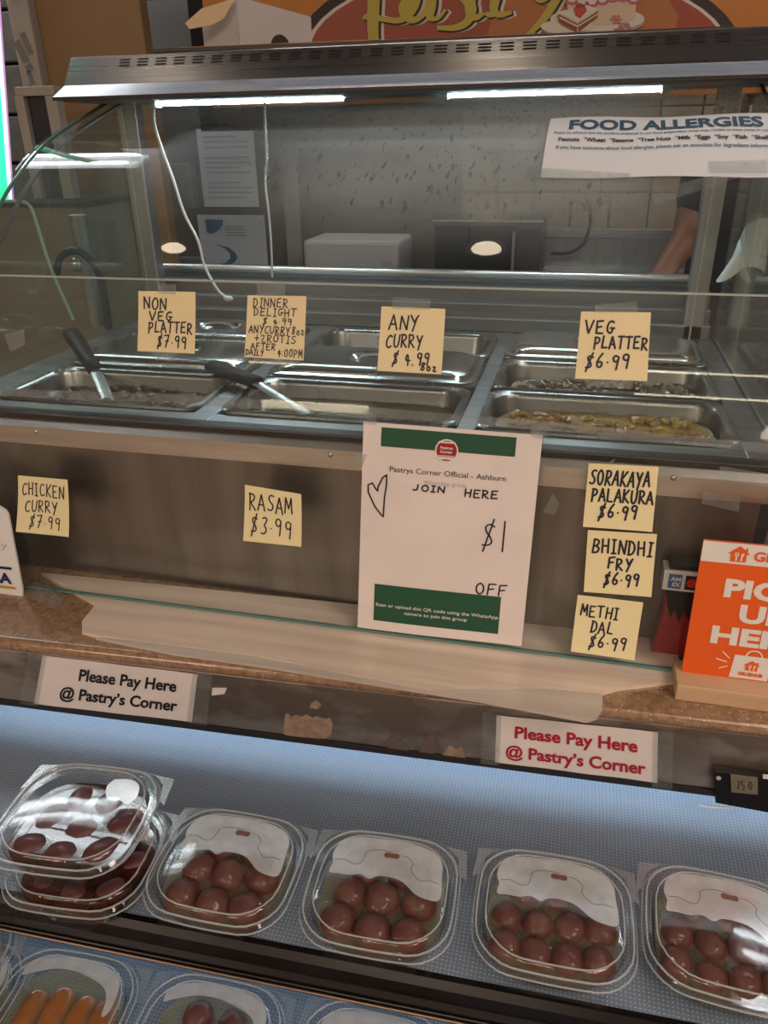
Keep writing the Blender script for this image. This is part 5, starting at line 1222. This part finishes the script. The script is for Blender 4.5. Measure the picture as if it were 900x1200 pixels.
def add_lid_patch(t):  # large white patch with thin brown lines and a brown spot
    lid_patch(t, PATCH_OUTLINE)
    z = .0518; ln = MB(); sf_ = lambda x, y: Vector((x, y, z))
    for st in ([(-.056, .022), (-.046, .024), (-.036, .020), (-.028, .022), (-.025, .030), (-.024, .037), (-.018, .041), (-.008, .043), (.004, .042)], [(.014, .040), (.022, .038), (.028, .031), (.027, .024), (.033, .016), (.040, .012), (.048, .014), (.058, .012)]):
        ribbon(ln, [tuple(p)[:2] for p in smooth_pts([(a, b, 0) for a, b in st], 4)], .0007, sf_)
    ln.build('patch_line', M['patch_line'], t, local=True, kind='stuff')
    MB().add([(.004 + .0085 * math.cos(a) , .0375 + .0038 * math.sin(a) + .001 * math.sin(3 * a), z + .0001) for a in [k * math.pi / 8 for k in range(16)]], [tuple(range(16))]).build('brown_spot', M['patch_spot'], t, local=True)
M['film'] = clear('milky_white_lid', (.95, .96, .98), .10, .12, haze=lambda N, L: math_node(N, L, 'MULTIPLY_ADD', noise_sock(N, L, 60, (1, 1, 1), 5, 0.35, 0.65), .16, .76), haze_col=(.90, .96, 1.0))
M['patch_line'] = mat('brown_patch_line', (.22, .12, .10), .5); M['patch_spot'] = mat('brown_lid_spot', (.16, .06, .045), .4)
M['bead'] = mat('bright_plastic_rim', (.62, .68, .72), .12, ior=1.5); 
def set_bead():
    m = M['bead']; N, L = nodes(m); b = N['Principled BSDF']; b.inputs['Alpha'].default_value = .38
set_bead()
proto = make_container(); first = [True]
proto_plain = copy_tree(proto); add_lid_patch(proto)
lid_patch(proto_plain, [(.022, .048), (.040, .050), (.054, .042), (.058, .024), (.050, .016), (.040, .020), (.030, .018), (.022, .026), (.018, .038)])
proto_low = copy_tree(proto_plain)
for c_ in list(proto_low.children):
    if c_.name.startswith('milky_patch'): bpy.data.objects.remove(c_)
lid_patch(proto_low, [(-.057, .030), (-.058, .040), (-.050, .050), (-.030, .057), (0, .060), (.028, .058), (.050, .050), (.060, .036), (.062, .012), (.056, .004), (.052, .022), (.042, .034), (.022, .041), (0, .045), (-.022, .044), (-.042, .037)])
low_used = [False]
plain_used = [False]
def container(cx, cy, z, rz, label, plain=False):
    if plain == 'low':
        o = copy_tree(proto_low) if low_used[0] else proto_low; low_used[0] = True
        o.location = (cx, cy, z + H); o.rotation_euler = (0, 0, rz); o['label'] = label; return o
    if plain: o = copy_tree(proto_plain) if plain_used[0] else proto_plain; plain_used[0] = True
    else: o = proto if first[0] else copy_tree(proto); first[0] = False
    o.location = (cx, cy, z + H); o.rotation_euler = (0, 0, rz); o['label'] = label; return o
syr_me = {}
def syrup(cx, cy, z, rz, m, label, lvl=.026):
    key = (m, lvl)
    if key not in syr_me:
        def R(w, d, z): return rrect(0, 0, w - .012, d - .012, .032, z, 5, bow=.035)
        k = lvl / .036
        o = MB().loft([R(.119, .105, .002), R(.124, .110, .006), R(.124 + .016 * k, .110 + .016 * k, lvl)], True, True).build('syrup', M[m], smooth=True, local=True, at=(0, 0, 0)); syr_me[key] = o
    else:
        o = syr_me[key].copy(); COL.objects.link(o)
    o.location = (cx, cy, z + .0005 + H); o.rotation_euler = (0, 0, rz)
    tag(o, label, 'syrup', kind='stuff'); return o
ball_src = {}
def sweet(kind, v, r):
    key = (kind, v)
    if key not in ball_src:
        m = {'ball': M['ball'], 'oval': M['ball_dark'], 'long': M['oblong']}[kind]
        sx = {'ball': (1, 1, .95), 'oval': (1.28, .98, .92), 'long': (2.1, 1.02, .95)}[kind]
        if kind == 'long':
            rings = []
            for x, k in ((-2.05, .25), (-2.0, .52), (-1.85, .76), (-1.55, .93), (-1.0, 1.0), (0, 1.04), (1.0, 1.0), (1.55, .92), (1.85, .74), (2.0, .50), (2.05, .25)):
                rings.append([Vector((x + .05 * math.sin(a_ * 3 + v), k * math.cos(a_) * (1 + .04 * math.sin(x * 2 + v)), .95 * k * math.sin(a_))) for a_ in [q * math.pi / 9 for q in range(18)]])
            o = MB().loft(rings).build('oblong_sweet', m, smooth=True, local=True, at=(0, 0, 0)); ball_src[key] = o
            return o
        o = MB().ball((0, 0, 0), sx, 22, bumpy=.10 if kind != 'long' else .06, seed=v + 1).build({'ball': 'sweet_ball', 'oval': 'oval_sweet', 'long': 'oblong_sweet'}[kind], m, smooth=True, local=True, at=(0, 0, 0)); ball_src[key] = o
        return o
    o = ball_src[key].copy(); COL.objects.link(o); return o
def fill(cx, cy, z, rz, kind, spots, r, label, group):
    ca, sa = math.cos(rz), math.sin(rz); rnd = random.Random(len(label) + int(cx * 1000))
    for i, s in enumerate(spots):
        x, y = s[0] + rnd.uniform(-.0012, .0012), s[1] + rnd.uniform(-.0012, .0012); a = s[2] if len(s) > 2 else rnd.uniform(0, 3)
        k = r * rnd.uniform(.96, 1.03); o = sweet(kind, i % 3, k)
        o.location = (cx + ca * x - sa * y, cy + sa * x + ca * y, z + .003 + k * .95 + (s[3] if len(s) > 3 else 0) + H); o.scale = (k, k, k); o.rotation_euler = (0 if kind != 'ball' else rnd.uniform(0, 3), 0, rz + a)
        row = 'front' if s[1] < -.02 else ('back' if s[1] > .02 else 'middle')
        mates = sorted(q[0] for q in spots if ('front' if q[1] < -.02 else ('back' if q[1] > .02 else 'middle')) == row); n_ = len(mates); k_ = mates.index(s[0])
        place = ('leftmost', 'second', 'third', 'rightmost')[k_ if k_ < n_ - 1 else 3] if n_ > 1 else 'single'
        tag(o, label % ('%s in %s row' % (place, row)), 'sweet', group)
g3 = [(x, y) for y in (-.033, .0, .033) for x in (-.037, .0, .037)]
st3 = [(-.040, -.031), (-.003, -.036), (.035, -.033), (-.036, .003), (.001, .001), (.038, .004), (-.022, .036), (.018, .036)]
g4 = [(-.046, -.030), (-.016, -.035), (.016, -.034), (.044, -.031), (-.046, .002), (-.014, -.002), (.018, .000), (.047, .003), (-.030, .033), (.002, .032), (.034, .034)]
ov = [(-.040, -.030, .1), (-.002, -.036, .2), (.038, -.027, .9), (-.038, .008, 1.3), (.004, -.004, .3), (.046, .009, .4), (-.020, .036, 1.5), (.018, .038, 1.4)]
LZ = -.702
def spot(px, z=LZ): q = on_z(px, z); return q.x, q.y
R2 = math.radians
# five tubs on the upper shelf (the first is a stack of two)
x, y = spot((88, 948), LZ + .0535); xl, yl = x + .006, y - .004
container(xl, yl, ZS, R2(5), 'lower clear tub of the stack of two, far left on the upper shelf', True)
syrup(xl, yl, ZS, R2(5), 'brown_syrup', 'brown syrup in the lower tub of the upper-shelf stack', .030)
fill(xl, yl, ZS, R2(5), 'oval', ov, .0165, 'dark oval sweet, %s, lower tub of the upper-shelf stack', 'sweets in lower stacked tub')
container(x, y, ZS + .0535, R2(5), 'upper clear tub of the stack of two, with dark oval sweets', True)
syrup(x, y, ZS + .0535, R2(5), 'brown_syrup', 'brown syrup in the upper tub of the upper-shelf stack', .028)
fill(x, y, ZS + .0535, R2(5), 'oval', ov, .0172, 'dark oval sweet, %s, top tub of the upper-shelf stack', 'sweets in top stacked tub')
for px, ang, spots, r, nm in (((265, 1007), 1.0, st3, .0200, 'second'), ((447, 1036), 2.5, st3, .0200, 'third'), ((650, 1063), 1.5, g4, .0178, 'fourth'), ((855, 1088), -2.5, g4, .0178, 'fifth')):
    x, y = spot(px); a = R2(ang)
    container(x, y, ZS, a, 'clear lidded tub of round brown sweets, %s from left on the upper shelf' % nm)
    syrup(x, y, ZS, a, 'syrup', 'golden syrup in the %s tub from left on the upper shelf' % nm)
    fill(x, y, ZS, a, 'ball', spots, r, 'round brown sweet, %%s, in the %s tub from left, upper shelf' % nm, 'sweets in %s upper tub' % nm)
# lower shelf
Z2 = ZS2; L2 = Z2 + .053
def lower(px, ang, spots, kind, r, ord_, lab, up_=0.0):
    q = on_z(px, L2 + up_); x, y = q.x, q.y - CD / 2; a = R2(ang)
    container(x, y, Z2 + up_, a, lab[0], 'low'); syrup(x, y, Z2 + up_, a, 'syrup', lab[1]); fill(x, y, Z2 + up_, a, kind, spots, r, lab[2], lab[3]); return x, y
lower((105, 1112), 3, [(-.043, .010, 1.52), (-.014, .014, 1.57), (.0145, .013, 1.53), (.043, .010, 1.62)], 'long', .0138, 'a',
      ('clear tub of four orange-brown oblong sweets on the lower shelf', 'pale syrup round the oblong sweets on the lower shelf', 'orange-brown oblong sweet, %s, in the lower-shelf tub', 'oblong sweets in a row'))
lower((268, 1142), 2, st3, 'ball', .0180, 'b', ('clear tub of round sweets beside the oblong sweets, lower shelf', 'syrup in the tub beside the oblong sweets', 'round brown sweet, %s, tub beside the oblong sweets', 'sweets in second lower tub'))
lower((450, 1174), 2, st3, 'ball', .0175, 'c', ('barely visible clear tub at the bottom centre, lower shelf', 'syrup in the bottom centre tub on the lower shelf', 'round brown sweet, %s, bottom centre tub of the lower shelf', 'sweets in third lower tub'))
q = on_z((14, 1118), L2 + .0535); xx = q.x - CW / 2 - .008; yy = q.y - .03
for up_, nm in ((0, 'lower'), (.0535, 'upper')):
    container(xx, yy, Z2 + up_, R2(2), '%s tub of the cut-off stack at the far left of the lower shelf' % nm, 'low')
    syrup(xx, yy, Z2 + up_, R2(2), 'syrup', 'syrup in the %s tub of the cut-off lower-shelf stack' % nm)
